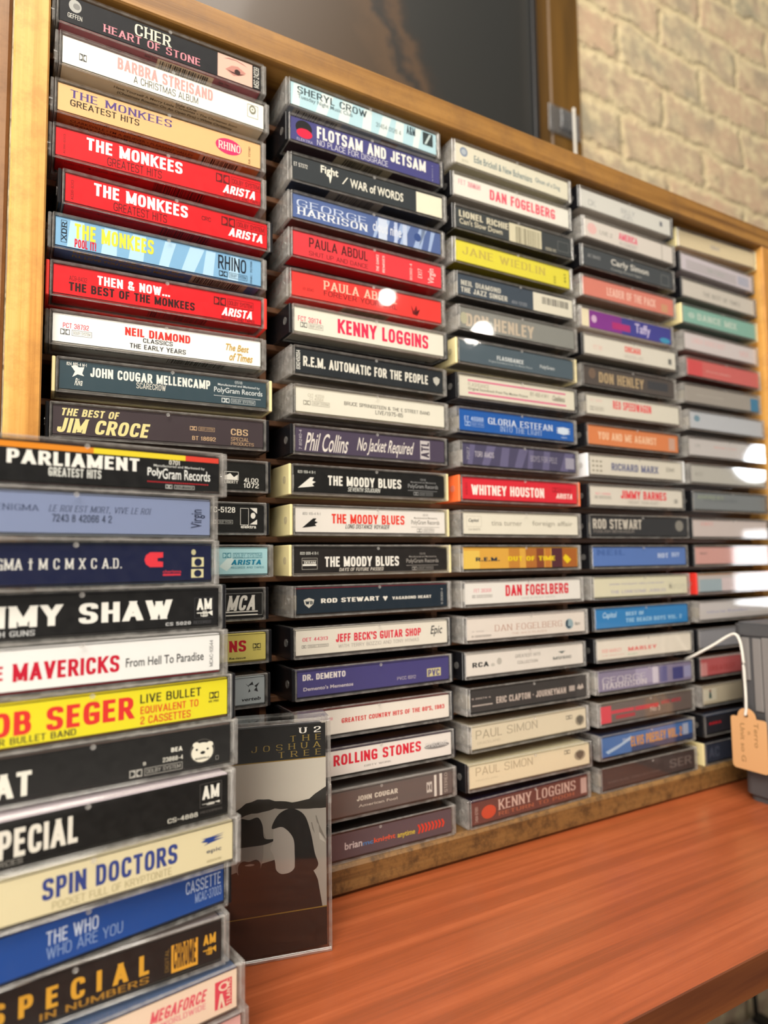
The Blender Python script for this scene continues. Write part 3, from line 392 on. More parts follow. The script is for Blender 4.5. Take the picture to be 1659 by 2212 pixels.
[3,13,[234.52,0.49,0.77],"clear","e3ae4c","d8a444","4a4038","cassette, gold spine streaked with brown, thirteenth down middle rack column",[["r","",37.7,0.0,47.3,13.1,"c98a3c",""],["r","",52.8,0.0,62.6,13.2,"b87436",""],["r","",62.5,0.0,69.5,13.2,"8a4a30",""],["r","",70.4,0.0,75.5,13.2,"c88038",""],["r","",76.4,0.0,86.8,13.2,"5a3038",""],["r","",86.7,0.0,101.0,13.1,"b0682e",""],["r","",0.0,0.0,13.1,11.6,"ecc860",""],["t","R.E.M.",9.9,4.8,29.7,7.3,"263646","bb"],["t","OUT OF TIME",36.9,4.7,79.6,7.8,"f2d424","bb"],["q","",87.3,2.4,95.2,9.0,"f2d424",[[0,0.6],[0.3,1],[0.6,0.8],[1,0.4],[0.5,0],[0.2,0.3]]]]],
[3,14,[234.89,-0.02,0.35],"clear","ece8e2","d8d0cc","8a807c","cassette, white spine with large red brush capitals, fourteenth down middle rack column",[["t","FET 38308",7.0,7.3,21.2,9.7,"eaa0a8","b"],["Y","",5.4,4.0,22.1,5.7,"9a9692",""],["t","DAN FOGELBERG",33.1,4.2,89.9,11.4,"dc2c40","bb"],["t","GREATEST HITS",46.6,1.8,77.0,2.9,"b8b4b0",""]]],
[3,15,[235.32,-0.57,-0.78],"clear","e6ddd4","d4cac4","7a706c","cassette, pinkish white spine, faint serif title and dark round emblem, fifteenth down middle rack column",[["t","OE 45059",3.6,4.8,13.2,5.7,"b0a8a4",""],["Y","",3.4,1.6,19.0,2.7,"8a8480",""],["t","DAN FOGELBERG",21.7,4.5,80.7,8.5,"c8a698","s"],["t","THE WILD PLACES",35.9,1.7,66.3,2.9,"cfb4aa",""],["e","",83.2,2.1,90.7,9.2,"9ab0b8",""],["q","",83.0,2.4,89.7,8.9,"3a4a58",[[0.1,0.8],[0.45,1],[0.4,0.3],[0.9,0.2],[0.5,0],[0.1,0.3]]],["t","Epic",92.1,4.1,97.5,6.6,"7a7874","i"]]],
[3,16,[235.08,0.68,-0.17],"black","e8e2da","d8d2ca","8a8480","cassette, white spine with bold black three letter emblem, sixteenth down middle rack column",[["t","RCA",4.8,5.0,18.0,8.1,"3a3c3c","bb"],["e","",19.5,4.6,22.9,6.7,"c8c4bc",""],["e","",24.5,5.3,28.6,9.7,"c0bcb4",""],["t","GREATEST HITS",39.9,8.4,61.9,10.5,"8a8680",""],["t","COLLECTION",41.8,4.3,59.5,6.2,"8a8680",""],["q","",78.1,8.1,84.9,9.7,"6a7472",[[0,1],[1,1],[0.5,0]]],["t","MUSIC",72.9,4.4,90.3,6.3,"8a8c88","bb"]]],
[3,17,[237.18,0.1,0.22],"clear","423f3e","3a3634","2a2828","cassette, dark grey spine with narrow pale capitals, seventeenth down middle rack column",[["t","9 26074-4",1.1,7.7,16.3,8.7,"c0b4ac","b"],["r","",1.5,3.4,17.8,4.3,"b4aaa2",""],["t","ERIC CLAPTON · JOURNEYMAN",20.8,3.5,82.4,7.7,"c8bab0","bb"],["r","",85.1,4.2,90.5,7.9,"b8aca4",""],["q","",92.5,4.5,99.2,8.5,"c4b8ae",[[0,0.2],[0.3,1],[0.5,0.5],[0.8,1],[1,0.2],[0.5,0]]]]],
[3,18,[236.9,-0.82,1.34],"clear","e6dcc2","dad0b6","9a927c","cassette, cream spine with pale grey capitals, upper of two alike, eighteenth down middle rack column",[["t","PAUL SIMON",3.3,5.9,55.9,11.2,"b4aa94",""],["t","GRACELAND",4.2,2.5,23.2,4.1,"c4baa4",""],["D","",82.3,7.7,88.3,10.4,"7a7668",""],["e","",91.1,2.2,100.0,9.5,"a49c88",""],["q","",92.4,2.8,98.9,8.9,"6a6458",[[0,0.8],[0.5,1],[1,0.8],[0.9,0.35],[0.5,0],[0.1,0.35]]]]],
[3,19,[233.0,-2.82,-0.76],"black","eadfc0","dcd2b2","9a927c","cassette, cream spine with pale grey capitals, lower of two alike, nineteenth down middle rack column",[["t","PAUL SIMON",4.9,7.0,51.1,12.0,"b8ac90",""],["t","GRACELAND",4.9,3.7,22.1,4.6,"c8bca0",""],["D","",78.6,9.1,83.9,11.8,"7a7668",""],["e","",87.6,3.5,97.9,10.4,"a49c88",""],["q","",89.1,4.1,96.6,9.8,"6a6458",[[0,0.8],[0.5,1],[1,0.8],[0.9,0.35],[0.5,0],[0.1,0.35]]]]],
[3,20,[234.78,-1.91,1.27],"clear","6e4844","3a3050","5a4440","cassette, reddish brown spine with an orange disc and white serif title, twentieth down middle column",[["t","7464-67861",2.7,1.1,5.0,10.4,"d0b8ac","V"],["e","",7.7,1.8,19.4,10.0,"d2553c",""],["t","KENNY LOGGINS",21.2,5.3,90.1,11.7,"dcc0b4","bs"],["t","RETURN TO POOH",21.5,1.8,88.6,4.2,"b06a50","b"],["r","",95.1,1.7,100.8,12.0,"cbb0a8",""]]],
[4,1,[349.57,-0.5,-0.5],"black","dcdad4","d4d2cc","a8a098","cassette, pale grey white spine with faint centred print, first down fourth rack column",[["t","CK",8.0,2.6,16.0,7.3,"a8a8a8",""],["t","BILLY",43.8,5.3,59.5,9.3,"b4b4b4","b"],["t","JOEL",44.6,1.3,57.6,4.6,"a8a8ac",""],["r","",88.7,5.3,92.0,9.3,"7a7c84",""]]],
[4,2,[352.27,-0.8,0.24],"clear","e2dad2","d8d0c8","a89c94","cassette, white spine with a pink centred title, second down fourth rack column",[["e","",3.1,2.6,13.2,11.2,"ecc0bc",""],["t","LIVE 2",16.4,4.6,30.2,7.9,"8a8884",""],["t","AMERICA",37.5,5.6,59.1,11.2,"ec6a84","bb"],["t","IN CONCERT",38.2,1.3,58.4,4.2,"a8a4a4",""],["r","",87.8,0.0,88.9,13.2,"b8b0a8",""]]],
[4,3,[349.97,-0.29,-0.27],"black","4c5054","44484a","3a3230","cassette, dark slate spine with white joined lettering, third down fourth rack column",[["t","AC 8443",5.3,6.6,18.6,9.3,"b0b0b0",""],["t","Carly Simon",30.3,4.2,73.0,10.6,"d4d0c8","bb"],["t","Coming Around Again",30.0,1.1,64.4,3.3,"a8a8a4",""],["o","",87.8,1.3,97.2,9.9,"a0a09c",""]]],
[4,4,[350.12,0.76,-0.62],"clear","dd8878","d48070","9a7a6c","cassette, salmon pink spine, fourth down fourth rack column",[["t","LEADER OF THE PACK",25.3,3.3,80.7,9.9,"f2c4b4","bb"],["r","",87.1,1.3,94.8,7.9,"d2a07c",""]]],
[4,5,[351.37,4.58,-0.4],"clear","8a3e96","e8dccc","c8b8b0","cassette, purple to dark blue spine wrapped in cream paper, fifth down fourth rack column",[["r","",0.2,0.0,8.2,13.2,"f0e4c4",""],["r","",43.5,0.0,101.6,13.2,"4a4a9a",""],["r","",32.9,2.6,53.1,7.9,"b83a7a",""],["e","",10.6,4.0,16.3,9.9,"d8b4d4",""],["t","Taffy",58.6,1.3,76.6,11.2,"d8ccec","b"],["e","",87.7,0.0,100.4,4.6,"4a9ac0",""]]],
[4,6,[349.09,0.37,-0.68],"black","e2dcd0","d8d2c6","a89e90","cassette, off white spine with a small red centred title, sixth down fourth rack column",[["t","PCT 386",9.4,4.0,18.3,7.3,"eab0a8",""],["t","CHICAGO",42.9,6.6,60.7,11.2,"ea5a54","bb"],["t","GREATEST HITS",42.2,2.0,63.4,4.6,"b8b0a8",""],["r","",92.8,3.3,96.9,7.9,"7a7874",""]]],
[4,7,[349.33,2.53,-0.2],"clear","5a524e","524a46","3a3634","cassette, dark brown spine with tall tan capitals, seventh down fourth rack column",[["e","",5.5,4.6,12.9,12.6,"7a6658",""],["t","DON HENLEY",16.1,2.6,66.1,10.6,"b8a07c","bb"],["r","",70.5,4.0,94.6,10.6,"46464a",""]]],
[4,8,[349.87,1.03,-1.14],"clear","e0dacc","d6d0c2","8a7e70","cassette, off white spine with a pink red capital title, eighth down fourth rack column",[["t","FET 38183",3.8,9.3,16.1,11.2,"ecb8b4",""],["t","REO SPEEDWAGON",27.3,5.6,69.7,11.9,"ea5c60","bb"],["Y","",3.3,2.6,17.2,5.6,"a8a298",""]]],
[4,9,[350.9,1.68,0.01],"black","e08a58","d8824e","6a4a3a","cassette, orange spine with pale lettering, ninth down fourth rack column",[["t","YOU AND ME AGAINST",10.3,4.0,75.6,9.9,"f4c8a4","bb"],["r","",90.3,1.3,98.0,11.2,"d0a894",""]]],
[4,10,[351.4,1.37,-0.76],"white","ded7c9","d4cdbf","6a5e54","cassette, off white spine with a blue grey title, white case edge, tenth down fourth column",[["r","",2.3,9.0,4.6,10.3,"a09888",""],["r","",2.3,5.6,4.6,6.9,"a09888",""],["r","",2.3,2.1,4.6,3.4,"a09888",""],["r","",6.1,9.0,8.4,10.3,"a09888",""],["r","",6.2,5.6,8.5,6.9,"a09888",""],["r","",6.2,2.1,8.5,3.4,"a09888",""],["r","",10.0,9.0,12.3,10.3,"a09888",""],["r","",10.0,5.6,12.4,6.9,"a09888",""],["r","",10.0,2.1,12.4,3.4,"a09888",""],["t","RICHARD MARX",22.2,3.7,74.2,9.3,"7a7c98","bb"],["t","EMI",83.5,6.0,92.7,9.3,"a09c94",""]]],
[4,11,[351.11,1.83,-0.91],"black","e0d9cd","d6cfc3","7a7066","cassette, off white spine with stretched red capitals, eleventh down fourth rack column",[["t","OET 44089",5.2,7.5,20.8,9.1,"ec9aa0","b"],["Y","",4.3,4.6,21.3,6.6,"9a958c",""],["t","JIMMY BARNES",31.7,5.3,82.7,11.6,"ea4c54","bb"],["t","FREIGHT TRAIN HEART",39.4,1.6,73.5,4.0,"b0aaa2",""],["D","",91.7,3.8,95.9,6.5,"6a6864",""]]],
[4,12,[350.57,2.35,-3.01],"black","38383a","3a3232","2e2a28","cassette, black spine with pale bold capitals, twelfth down fourth rack column",[["t","ROD STEWART",2.6,4.8,51.9,12.1,"c8c0b4","bb"],["t","FOOLISH BEHAVIOUR",3.3,1.9,44.2,4.1,"9a928a",""],["e","",88.8,3.5,97.9,12.2,"8a867e",""]]],
[4,13,[351.12,1.59,-1.11],"black","5f7fc0","5874b0","4a4440","cassette, blue spine with small white letters near its right end, thirteenth down fourth rack column",[["t","NEIL",3.5,7.8,32.9,12.2,"4f6eae","bb"],["t","HOT",69.2,5.4,81.2,9.1,"c4d0ea","bb"],["t","BUY",85.3,6.1,94.5,9.6,"b8c8e8","bb"]]],
[4,14,[351.07,1.5,-1.17],"clear","dfdac0","d4cfb4","8a8268","cassette, pale cream spine with faint lilac two line writing, fourteenth down fourth rack column",[["t","JOHN COUGAR MELLENCAMP",15.3,8.3,74.7,9.5,"aaa6bc","b"],["t","THE LONESOME JUBILEE",16.6,2.1,76.8,4.4,"b0abc0","b"],["t","Mercury",80.2,1.6,99.5,9.2,"ccc8b4",""]]],
[4,15,[351.14,1.31,-0.61],"black","3384c4","2d78b4","2a4a6a","cassette, bright blue spine with white script, fifteenth down fourth rack column",[["t","Capitol",6.9,6.0,22.0,11.3,"b8d8ee","bi"],["t","BEST OF",31.6,7.9,51.2,10.7,"a8d0ec","bb"],["t","THE BEACH BOYS VOL. 2",31.4,3.0,94.4,6.1,"9ac8e8","bb"]]],
[4,16,[352.45,2.01,-1.54],"black","e6dfd2","dcd5c8","6a5e54","cassette, off white spine with red and green lettering, sixteenth down fourth rack column",[["t","BOB MARLEY",4.9,4.8,25.0,7.4,"e8a49c","b"],["t","MARLEY",31.2,4.4,62.3,7.3,"e07a74","bb"],["t","THE WAILERS",4.7,2.3,27.2,3.0,"e09a94",""],["t","AND",30.4,1.5,40.9,2.5,"8ab89a",""]]],
[4,17,[351.99,1.63,-0.89],"clear","8c84a0","7a7290","4a4444","cassette, lilac grey spine streaked with white and dark blue, seventeenth down fourth rack column",[["r","",38.7,1.9,57.6,13.2,"a8a0bc",""],["r","",57.2,1.0,63.6,13.2,"d4cedc",""],["r","",65.2,1.2,73.6,12.6,"6a6898",""],["r","",79.8,1.6,92.2,10.8,"4a4c84",""],["r","",93.1,2.2,101.5,10.8,"9c9cc0",""],["t","GEORGE",4.0,4.8,49.5,9.8,"c8c2cc",""],["t","HARRISON",4.0,1.5,50.7,5.4,"d4ced4","bs"]]],
[4,18,[352.31,0.8,0.09],"clear","6e6460","8a7e6c","4a423e","cassette, brown grey spine with red blocks, eighteenth down fourth rack column",[["r","",0.0,0.2,10.9,12.1,"dc4a58",""],["r","",11.1,6.0,35.0,8.5,"d04452",""],["r","",36.1,5.6,62.5,8.6,"c83e4c",""],["r","",15.6,2.0,36.0,4.7,"b03a44",""],["t","MORE MUSIC",65.3,6.9,88.4,9.7,"b84450","bb"],["t","No 3",52.9,2.9,63.8,6.6,"c8b8b0","b"]]],
[4,19,[350.5,-0.85,0.62],"clear","4d78b8","30446c","2a3a5a","cassette, blue spine with mustard lettering, nineteenth down fourth rack column",[["r","",30.9,0.0,101.6,3.9,"3a4a74",""],["q","",3.6,1.7,31.2,11.3,"b4cce6",[[0,0.2],[0.6,0.6],[1,1],[1,0.75],[0.5,0.3],[0.1,0]]],["t","THE",21.4,8.2,29.8,10.2,"c8d4e4","b"],["t","ELVIS PRESLEY VOL. 2",30.5,3.5,88.7,10.5,"dc9c34","bb"],["r","",89.8,3.7,96.6,12.1,"a8b4cc",""]]],
[4,20,[350.57,0.2,-0.3],"clear","4e4442","5e5650","3a3230","cassette, dark brown spine with barely readable letters, twentieth down fourth rack column",[["t","VINTAGE COLLECTION",5.9,3.5,61.2,4.9,"6e6460","b"],["t","SER",72.5,3.7,98.6,10.0,"7a706c","b"]]],
[5,1,[470.36,5.45,-2.32],"cream","e6d4b0","e0ceaa","c8a880","cassette, cream card sleeve, first down rightmost rack column",[["t","COLE",42.2,5.3,53.4,8.6,"9a98a8","b"]]],
[5,2,[468.19,2.13,0.6],"black","d6cdd4","ccc4ca","9a9098","cassette, pale lilac spine, second down rightmost rack column",[["r","",6.7,1.3,77.9,9.9,"c4bcc0",""],["t","NAT COLE",36.8,4.6,59.9,7.9,"a8b0a8",""],["r","",80.2,2.6,96.8,10.6,"b8b8c8",""]]],
[5,3,[468.67,2.05,0.35],"black","d8d0c6","ccc6ba","8a8078","cassette, pale beige spine with a small grey title, third down rightmost rack column",[["t","THE BEST OF TIMES",27.2,4.0,80.5,7.9,"a09a94","b"]]],
[5,4,[468.08,2.54,-0.07],"cream","8fbcae","86b2a4","6a8078","cassette, soft teal spine, fourth down rightmost rack column",[["e","",6.5,4.0,15.8,9.3,"b8d0c4",""],["t","DANCE MIX",19.0,4.0,74.4,9.9,"c8d8cc","bb"]]],
[5,5,[469.45,3.17,0.31],"clear","dcd2d2","d2c8c8","a09894","cassette, pinkish white spine with faint pink letters, fifth down rightmost rack column",[["t","LINDA RONSTADT",9.5,6.0,55.4,10.6,"eac4c4","b"],["t","MIX",77.3,4.0,90.6,9.3,"e8b8b8",""]]],
[5,6,[469.25,1.92,0.38],"clear","d8706c","ce6864","7a3a38","cassette, pinkish red spine, sixth down rightmost rack column",[["r","",0.0,0.0,20.5,12.5,"dc5a5c",""],["t","ROUND",26.1,4.8,59.9,6.3,"e4a8a0","b"]]],
[5,7,[467.01,3.31,-0.63],"clear","a8a098","a09890","6a6460","cassette, grey spine with a blue right end, seventh down rightmost rack column",[["r","",89.5,0.0,100.9,11.4,"4a86aa",""],["t","COLLECTION",15.2,6.0,50.1,7.2,"c0b8b0","b"]]],
[5,8,[469.37,1.6,-0.06],"clear","c4c6cc","b8bac0","7a7876","cassette, pale blue grey spine, eighth down rightmost rack column",[["e","",5.2,5.5,13.0,11.0,"7a98a8",""]]],
[5,9,[467.49,2.23,-0.67],"clear","ccc6c4","c0bab8","7a7470","cassette, pale grey spine with faint pink letters, ninth down rightmost rack column",[["t","LIVE",7.6,6.7,14.6,9.2,"9a9694",""],["t","NOW LIVE",32.6,7.4,63.5,8.8,"e0a8a4","b"]]],
[5,10,[468.19,2.0,-0.16],"clear","c0bcb4","b4b0a8","6a645e","cassette, pale beige grey spine, tenth down rightmost rack column",[["t","BEST",5.1,5.0,15.5,8.2,"a8a49c","b"]]],
[5,11,[468.96,1.82,0.22],"black","84888a","7a7e80","4a4644","cassette, mid grey spine with a faint green title, eleventh down rightmost rack column",[["t","ANDREAS",5.3,8.4,40.9,11.8,"9aa48c","b"],["t","VOLLENWEIDER",13.5,6.6,59.7,9.1,"6a6e74",""]]],
[5,12,[468.58,3.0,-0.49],"black","d2c4c0","c8bab6","5a524e","cassette, pale pink grey spine, twelfth down rightmost rack column",[["t","ALWAYS",10.0,9.0,26.0,12.1,"e4a8a4","b"]]],
[5,13,[468.48,2.18,0.0],"black","d8a49c","d09c94","5a4844","cassette, dusty pink spine, thirteenth down rightmost rack column",[["t","ROXY",6.4,7.7,16.1,9.2,"6a6064","b"]]],
[5,14,[468.67,0.66,0.0],"red","c8bcb8","d8a060","5a4a44","cassette, pale spine, red case edge, blue grey patch, fourteenth down rightmost rack column",[["r","",1.7,0.0,30.7,10.0,"a4b4bc",""],["r","",30.6,0.0,97.0,10.5,"dccacb",""]]],
[5,15,[469.04,1.08,0.0],"clear","cfc8c6","c4bdbb","5a5450","cassette, pale grey spine with faint lilac letters, fifteenth down rightmost rack column",[["t","Gloria Estefan",9.3,4.9,64.5,6.8,"a8a4c0","b"]]],
[5,16,[468.08,1.94,0.0],"black","9a9aa0","8e8e94","4a4644","cassette, plain grey spine beside the grey case, sixteenth down rightmost rack column",[["r","",8.4,0.0,32.6,1.3,"8a8a94",""]]],
[5,17,[468.53,2.15,0.0],"black","c8686a","d4b8b4","5a3434","cassette, faded red spine behind the white string, seventeenth down rightmost rack column",[["r","",0.0,0.0,8.3,10.3,"dc9a98",""],["t","GREATEST",10.9,3.3,45.6,7.1,"b8504e","b"]]],
[5,18,[469.58,2.06,0.0],"clear","cfc4ac","c4b9a2","5a5244","cassette, beige spine with a small dark figure on white, eighteenth down rightmost rack column",[["r","",0.9,2.4,17.4,11.8,"e2dcc8",""],["q","",6.5,4.2,12.5,10.4,"3a5a58",[[0.2,0],[0.3,0.7],[0.5,1],[0.7,0.7],[0.8,0]]],["e","",8.1,9.4,11.1,11.0,"8a4030",""]]],
[5,19,[468.46,0.51,0.0],"black","34343c","4a5a7a","2a2626","cassette, near black spine with small red letters, nineteenth down rightmost rack column",[["t","ABBA",4.5,6.4,21.3,8.5,"d02a34","bbi"]]],
[5,20,[468.49,1.3,0.0],"cream","3c4252","3c4252","2a2a30","cassette, dark blue grey spine with a cream case edge, twentieth down rightmost rack column",[["t","AC",4.4,3.2,17.6,10.8,"5a6274","b"]]],
[0,1,[-46.21,-95.41,7.8],"clear","17181c","3a3030","4a4040","cassette, black spine with a yellow to red top stripe, first down the front stack",[["q","",15.9,11.2,88.0,13.2,"e8902c",[[0,0],[0,1],[1,1],[1,0]]],["q","",54.4,11.2,88.0,13.2,"f0d83a",[[0,0],[0,1],[1,1],[1,0]]],["q","",87.9,11.2,101.4,13.2,"e24a3c",[[0,0],[0,1],[1,1],[1,0]]],["t","PARLIAMENT",27.3,5.8,70.4,10.6,"f6f3ec","bb"],["t","GREATEST HITS",39.9,2.2,57.1,5.3,"d8d8d2","bb"],["t","0701",81.5,9.3,85.6,11.0,"f4f1e8","b"],["t","Manufactured and Marketed by",75.7,7.9,95.6,9.1,"dcdcd8",""],["t","Poly",73.4,3.7,79.0,7.7,"f2f2ee","b"],["t","Gram Records",79.0,3.7,97.9,7.7,"f2f2ee",""],["u","",73.4,2.2,97.7,2.9,"d8303a",""],["Y","",80.2,0.1,91.5,1.6,"c8c8c4",""]]],
[0,2,[-49.32,-99.13,9.73],"clear","8a96b8","98a2be","8a9098","cassette, hazy lilac blue spine with black serif print, second down the front stack",[["t","ENIGMA",27.7,7.3,40.7,9.3,"3a4460","s"],["t","LE ROI EST MORT, VIVE LE ROI",43.5,7.3,78.5,9.5,"343c54","is"],["t","7243 8 42066 4 2",44.7,3.8,64.3,6.4,"3a4258","b"],["t","Virgin",93.8,2.6,99.6,9.9,"2a3048","iV"]]],
[0,3,[-49.23,-96.74,8.22],"clear","1c2744","2a3450","3a4054","cassette, navy spine with white letters and a red half disc, third down the front stack",[["t","ENIGMA † M C M X C A.D.",22.4,5.0,67.7,8.6,"e8e6e0","bs"],["q","",75.8,5.2,82.7,10.7,"e8404c",[[0,0.5],[0.08,0.8],[0.3,1],[1,1],[1,0.65],[0.7,0.6],[0.7,0.4],[1,0.35],[1,0],[0.3,0],[0.08,0.2]]],["t","charisma",82.7,2.9,89.7,4.1,"d83c4c",""],["r","",82.7,1.9,89.5,2.6,"d83c4c",""],["e","",93.6,9.6,95.4,11.8,"c8c29a",""],["r","",93.8,5.1,98.6,8.7,"ddd6a8",""],["r","",93.6,0.9,98.5,4.2,"ddd6a8",""],["e","",94.8,5.3,97.8,8.3,"1c2744",""],["e","",94.7,1.2,97.7,3.9,"1c2744",""]]],
[0,4,[-46.97,-91.98,5.73],"black","1a1a1e","2c2c30","4a4848","cassette, black spine with wide white capitals, fourth down the front stack",[["t","TOMMY SHAW",5.9,3.2,83.9,10.3,"f4f1ea","bb"],["t","GIRLS WITH GUNS",12.5,0.3,37.7,2.2,"c8c8c8","b"],["t","CS 5020",81.4,0.5,91.0,1.8,"b8b8b8","bb"],["o","",92.3,2.6,99.9,10.6,"3c3c40",""],["t","AM",93.2,5.8,99.4,10.1,"f4f1e8","bb"],["h","",93.3,3.1,99.5,5.4,"f4f1e8",""],["t","RECORDS",92.0,0.6,98.9,1.7,"5a5a5e",""]]],
[0,5,[-46.75,-92.48,5.0],"clear","efeeec","e4e2e2","8a3038","cassette, white spine with big red capitals, thin black title, fifth down the front stack",[["t","THE",18.9,3.8,28.4,8.4,"c81c3a","bb"],["t","MAVERICKS",31.0,3.0,64.6,8.9,"c81c3a","bb"],["t","From Hell To Paradise",66.8,4.2,95.3,7.4,"3a3a3c",""],["t","MCAC-10544",97.6,1.5,99.0,11.5,"5a5a5c","V"]]],
[0,6,[-43.15,-94.78,6.77],"black","ecdf30","d8c81e","7a5a3a","cassette, bright yellow spine with red and black lettering, sixth down the front stack",[["t","BOB SEGER",15.9,3.4,66.7,11.1,"e23a34","bb"],["t","& THE SILVER BULLET BAND",5.9,0.7,47.2,2.9,"4a4430","b"],["t","LIVE BULLET",68.5,8.3,91.1,11.4,"2c2a1c","b"],["t","EQUIVALENT TO",68.6,4.5,90.1,7.1,"e04a30","b"],["t","2 CASSETTES",68.6,0.9,87.1,3.6,"e04a30","b"],["D","",94.4,6.6,98.2,9.0,"3a361e",""],["t","HX PRO",94.2,5.2,98.1,6.0,"3a361e","b"]]],
[0,7,[-42.71,-92.5,4.89],"clear","1c1a1a","6a5a54","3a3838","cassette, black spine with a round white bear badge, seventh down the front stack",[["t","FOGHAT",0.4,0.8,33.5,8.7,"ece8dc","bb"],["t","9",69.1,3.6,70.1,4.8,"dcd8cc","b"],["t","BEA",79.1,6.6,83.3,8.2,"e8e4d8","bb"],["t","23888-4",76.1,3.5,83.5,5.1,"e0dcd0","b"],["Y","",64.4,0.0,83.3,2.6,"b8b4ac",""],["e","",86.1,0.7,95.6,9.6,"57534e",""],["e","",86.5,0.9,95.2,9.3,"1c1a1a",""],["e","",86.6,1.1,95.0,8.3,"ece6d4",""],["e","",87.1,6.8,89.7,8.7,"ece6d4",""],["e","",92.2,6.2,95.0,8.3,"ece6d4",""],["e","",88.2,5.5,89.1,6.3,"1f1d1c",""],["e","",92.4,5.3,93.3,6.1,"1f1d1c",""],["e","",90.0,4.0,91.9,5.1,"1f1d1c",""],["t","BEARSVILLE",88.1,2.2,93.5,2.9,"1f1d1c","b"],["o","",95.9,1.0,97.2,2.6,"8a8680",""]]],
[0,8,[-44.52,-101.41,7.12],"clear","1c1a1b","d8ccd4","3a3a3a","cassette, black spine with heavy white capitals, eighth down the front stack",[["t","38",9.0,2.2,17.7,10.9,"ece6da","bb"],["t","SPECIAL",21.7,2.2,49.2,10.9,"ece6da","bb"],["t","FORCES",23.2,0.0,33.2,1.7,"8a8680","b"],["t","CS-4888",79.0,0.8,90.1,2.4,"d8d4c8","b"],["o","",90.8,3.4,99.3,12.0,"55524f",""],["t","AM",91.7,6.2,98.5,11.0,"f0ece2","bb"],["h","",91.7,4.0,98.5,4.9,"f0ece2",""],["t","RECORDS",91.0,1.5,99.4,2.2,"6a6662",""]]],
[0,9,[-42.56,-102.69,7.6],"clear","e4d8b2","d0c6a4","8a8478","cassette, cream spine with tall blue capitals, ninth down the front stack",[["t","SPIN DOCTORS",37.0,4.2,80.6,10.9,"3c4a8c","bb"],["t","POCKET FULL OF KRYPTONITE",40.0,0.8,78.5,3.2,"b0a47e",""],["q","",89.3,7.2,98.5,10.4,"2f478e",[[0,0.5],[0.2,0.75],[0,0.85],[0.4,0.85],[1,1],[0.5,0.75],[0.95,0.75],[0.5,0.5],[0.95,0.45],[0.4,0.2],[0.1,0.05],[0.3,0.3]]],["t","epic",91.4,3.9,97.2,5.7,"4a5068",""],["t","ASSOCIATED",91.5,1.1,97.1,1.9,"a09876",""]]],
[0,10,[-42.97,-102.85,11.35],"black","2b529e","3a4a6a","2a3a5a","cassette, blue spine with pale blue capitals, tenth down the front stack",[["t","THE WHO",39.5,6.2,55.7,10.6,"cdd8ec","b"],["t","WHO ARE YOU",39.6,2.0,63.8,5.7,"8fa8d4",""],["t","CASSETTE",86.5,6.6,100.4,11.0,"b8c8e6","b"],["t","MCAC-37003",90.1,2.6,100.7,6.0,"9ab0dc","b"]]],
[0,11,[-47.3,-96.78,4.5],"clear","2c211d","6a605c","4a443e","cassette, brown black spine with mustard capitals, eleventh down the front stack",[["t","S P E C I A L",27.9,3.3,75.8,9.9,"d9a138","bb"],["t","IN NUMBERS",41.9,0.3,75.8,2.5,"a87a30","b"],["t","DIGITAL",81.3,1.7,82.7,9.4,"8a6a34","V"],["r","",83.5,0.7,93.0,10.1,"dfa23a",""],["t","CHROME",84.2,1.8,92.3,10.1,"4a3420","bb"],["t","AM",95.0,6.3,99.8,9.8,"d9a138","bb"],["h","",95.0,2.6,99.8,5.3,"d9a138",""]]],
[0,12,[-41.17,-106.45,8.59],"clear","ecd9c2","4a5a78","8a8478","cassette, cream spine with a red wheel emblem, twelfth down the front stack",[["t","MEGAFORCE",69.5,6.6,90.2,10.6,"dc5a6c","bbi"],["t","WORLDWIDE",73.5,4.0,89.7,6.0,"e08a94","b"],["r","",93.1,1.8,99.7,11.3,"d8485c",""],["e","",94.5,7.5,98.6,10.6,"ecd9c2",""],["e","",95.3,8.1,97.7,10.0,"d8485c",""],["q","",94.2,1.9,97.1,6.8,"ecd9c2",[[0,0],[0.3,1],[0.6,1],[1,0],[0.7,0],[0.5,0.5],[0.3,0]]],["t","ATLANTIC",97.6,0.8,99.2,10.9,"ecd9c2","bV"]]],
[0,13,[-39.36,-105.46,8.59],"clear","e6b8b4","8a90a0","8a8478","cassette, plain pink spine, thirteenth down the front stack",[]]
]

def outline(txt, style):
    return (txt, ('bb' if 'bb' in style else 'b' if 'b' in style else '') + ('s' if 's' in style else ''))
EXTRA_TEXT = [('U 2', 'bs'), ('T H E', 's'), ('J O S H U A', 's'), ('T R E E', 's'), ('Terro', ''), ('&', ''), ('Unit so G', ''), ('DOLBY SYSTEM', ''), ('PolyGram Records', ''),
    ('Manufactured and Marketed by', ''), ('0518', ''), ('Side One', 'b'), ('Side Two', 'b'), ('I COULD TURN BACK TIME', ''), ('EMOTIONAL FIRE', ''),
    ('Have Yourself A Merry Little Christmas • The Christmas Song', 'b'), ('(Chestnuts Roasting On An Open Fire) • White Christmas', 'b'),
    ('Side One: (THEME FROM) THE MONKEES • LAST TRAIN TO', ''), ('CLARKSVILLE • I\'M A BELIEVER • PLEASANT VALLEY', ''), ('SUNDAY • DAYDREAM BELIEVER • A LITTLE BIT ME', ''),
    ('HEART AND SOUL • GETTIN\' IN', 'b'), ('I\'LL LOVE YOU FOREVER • MIDNIGHT', 'b')]
GLY = {}
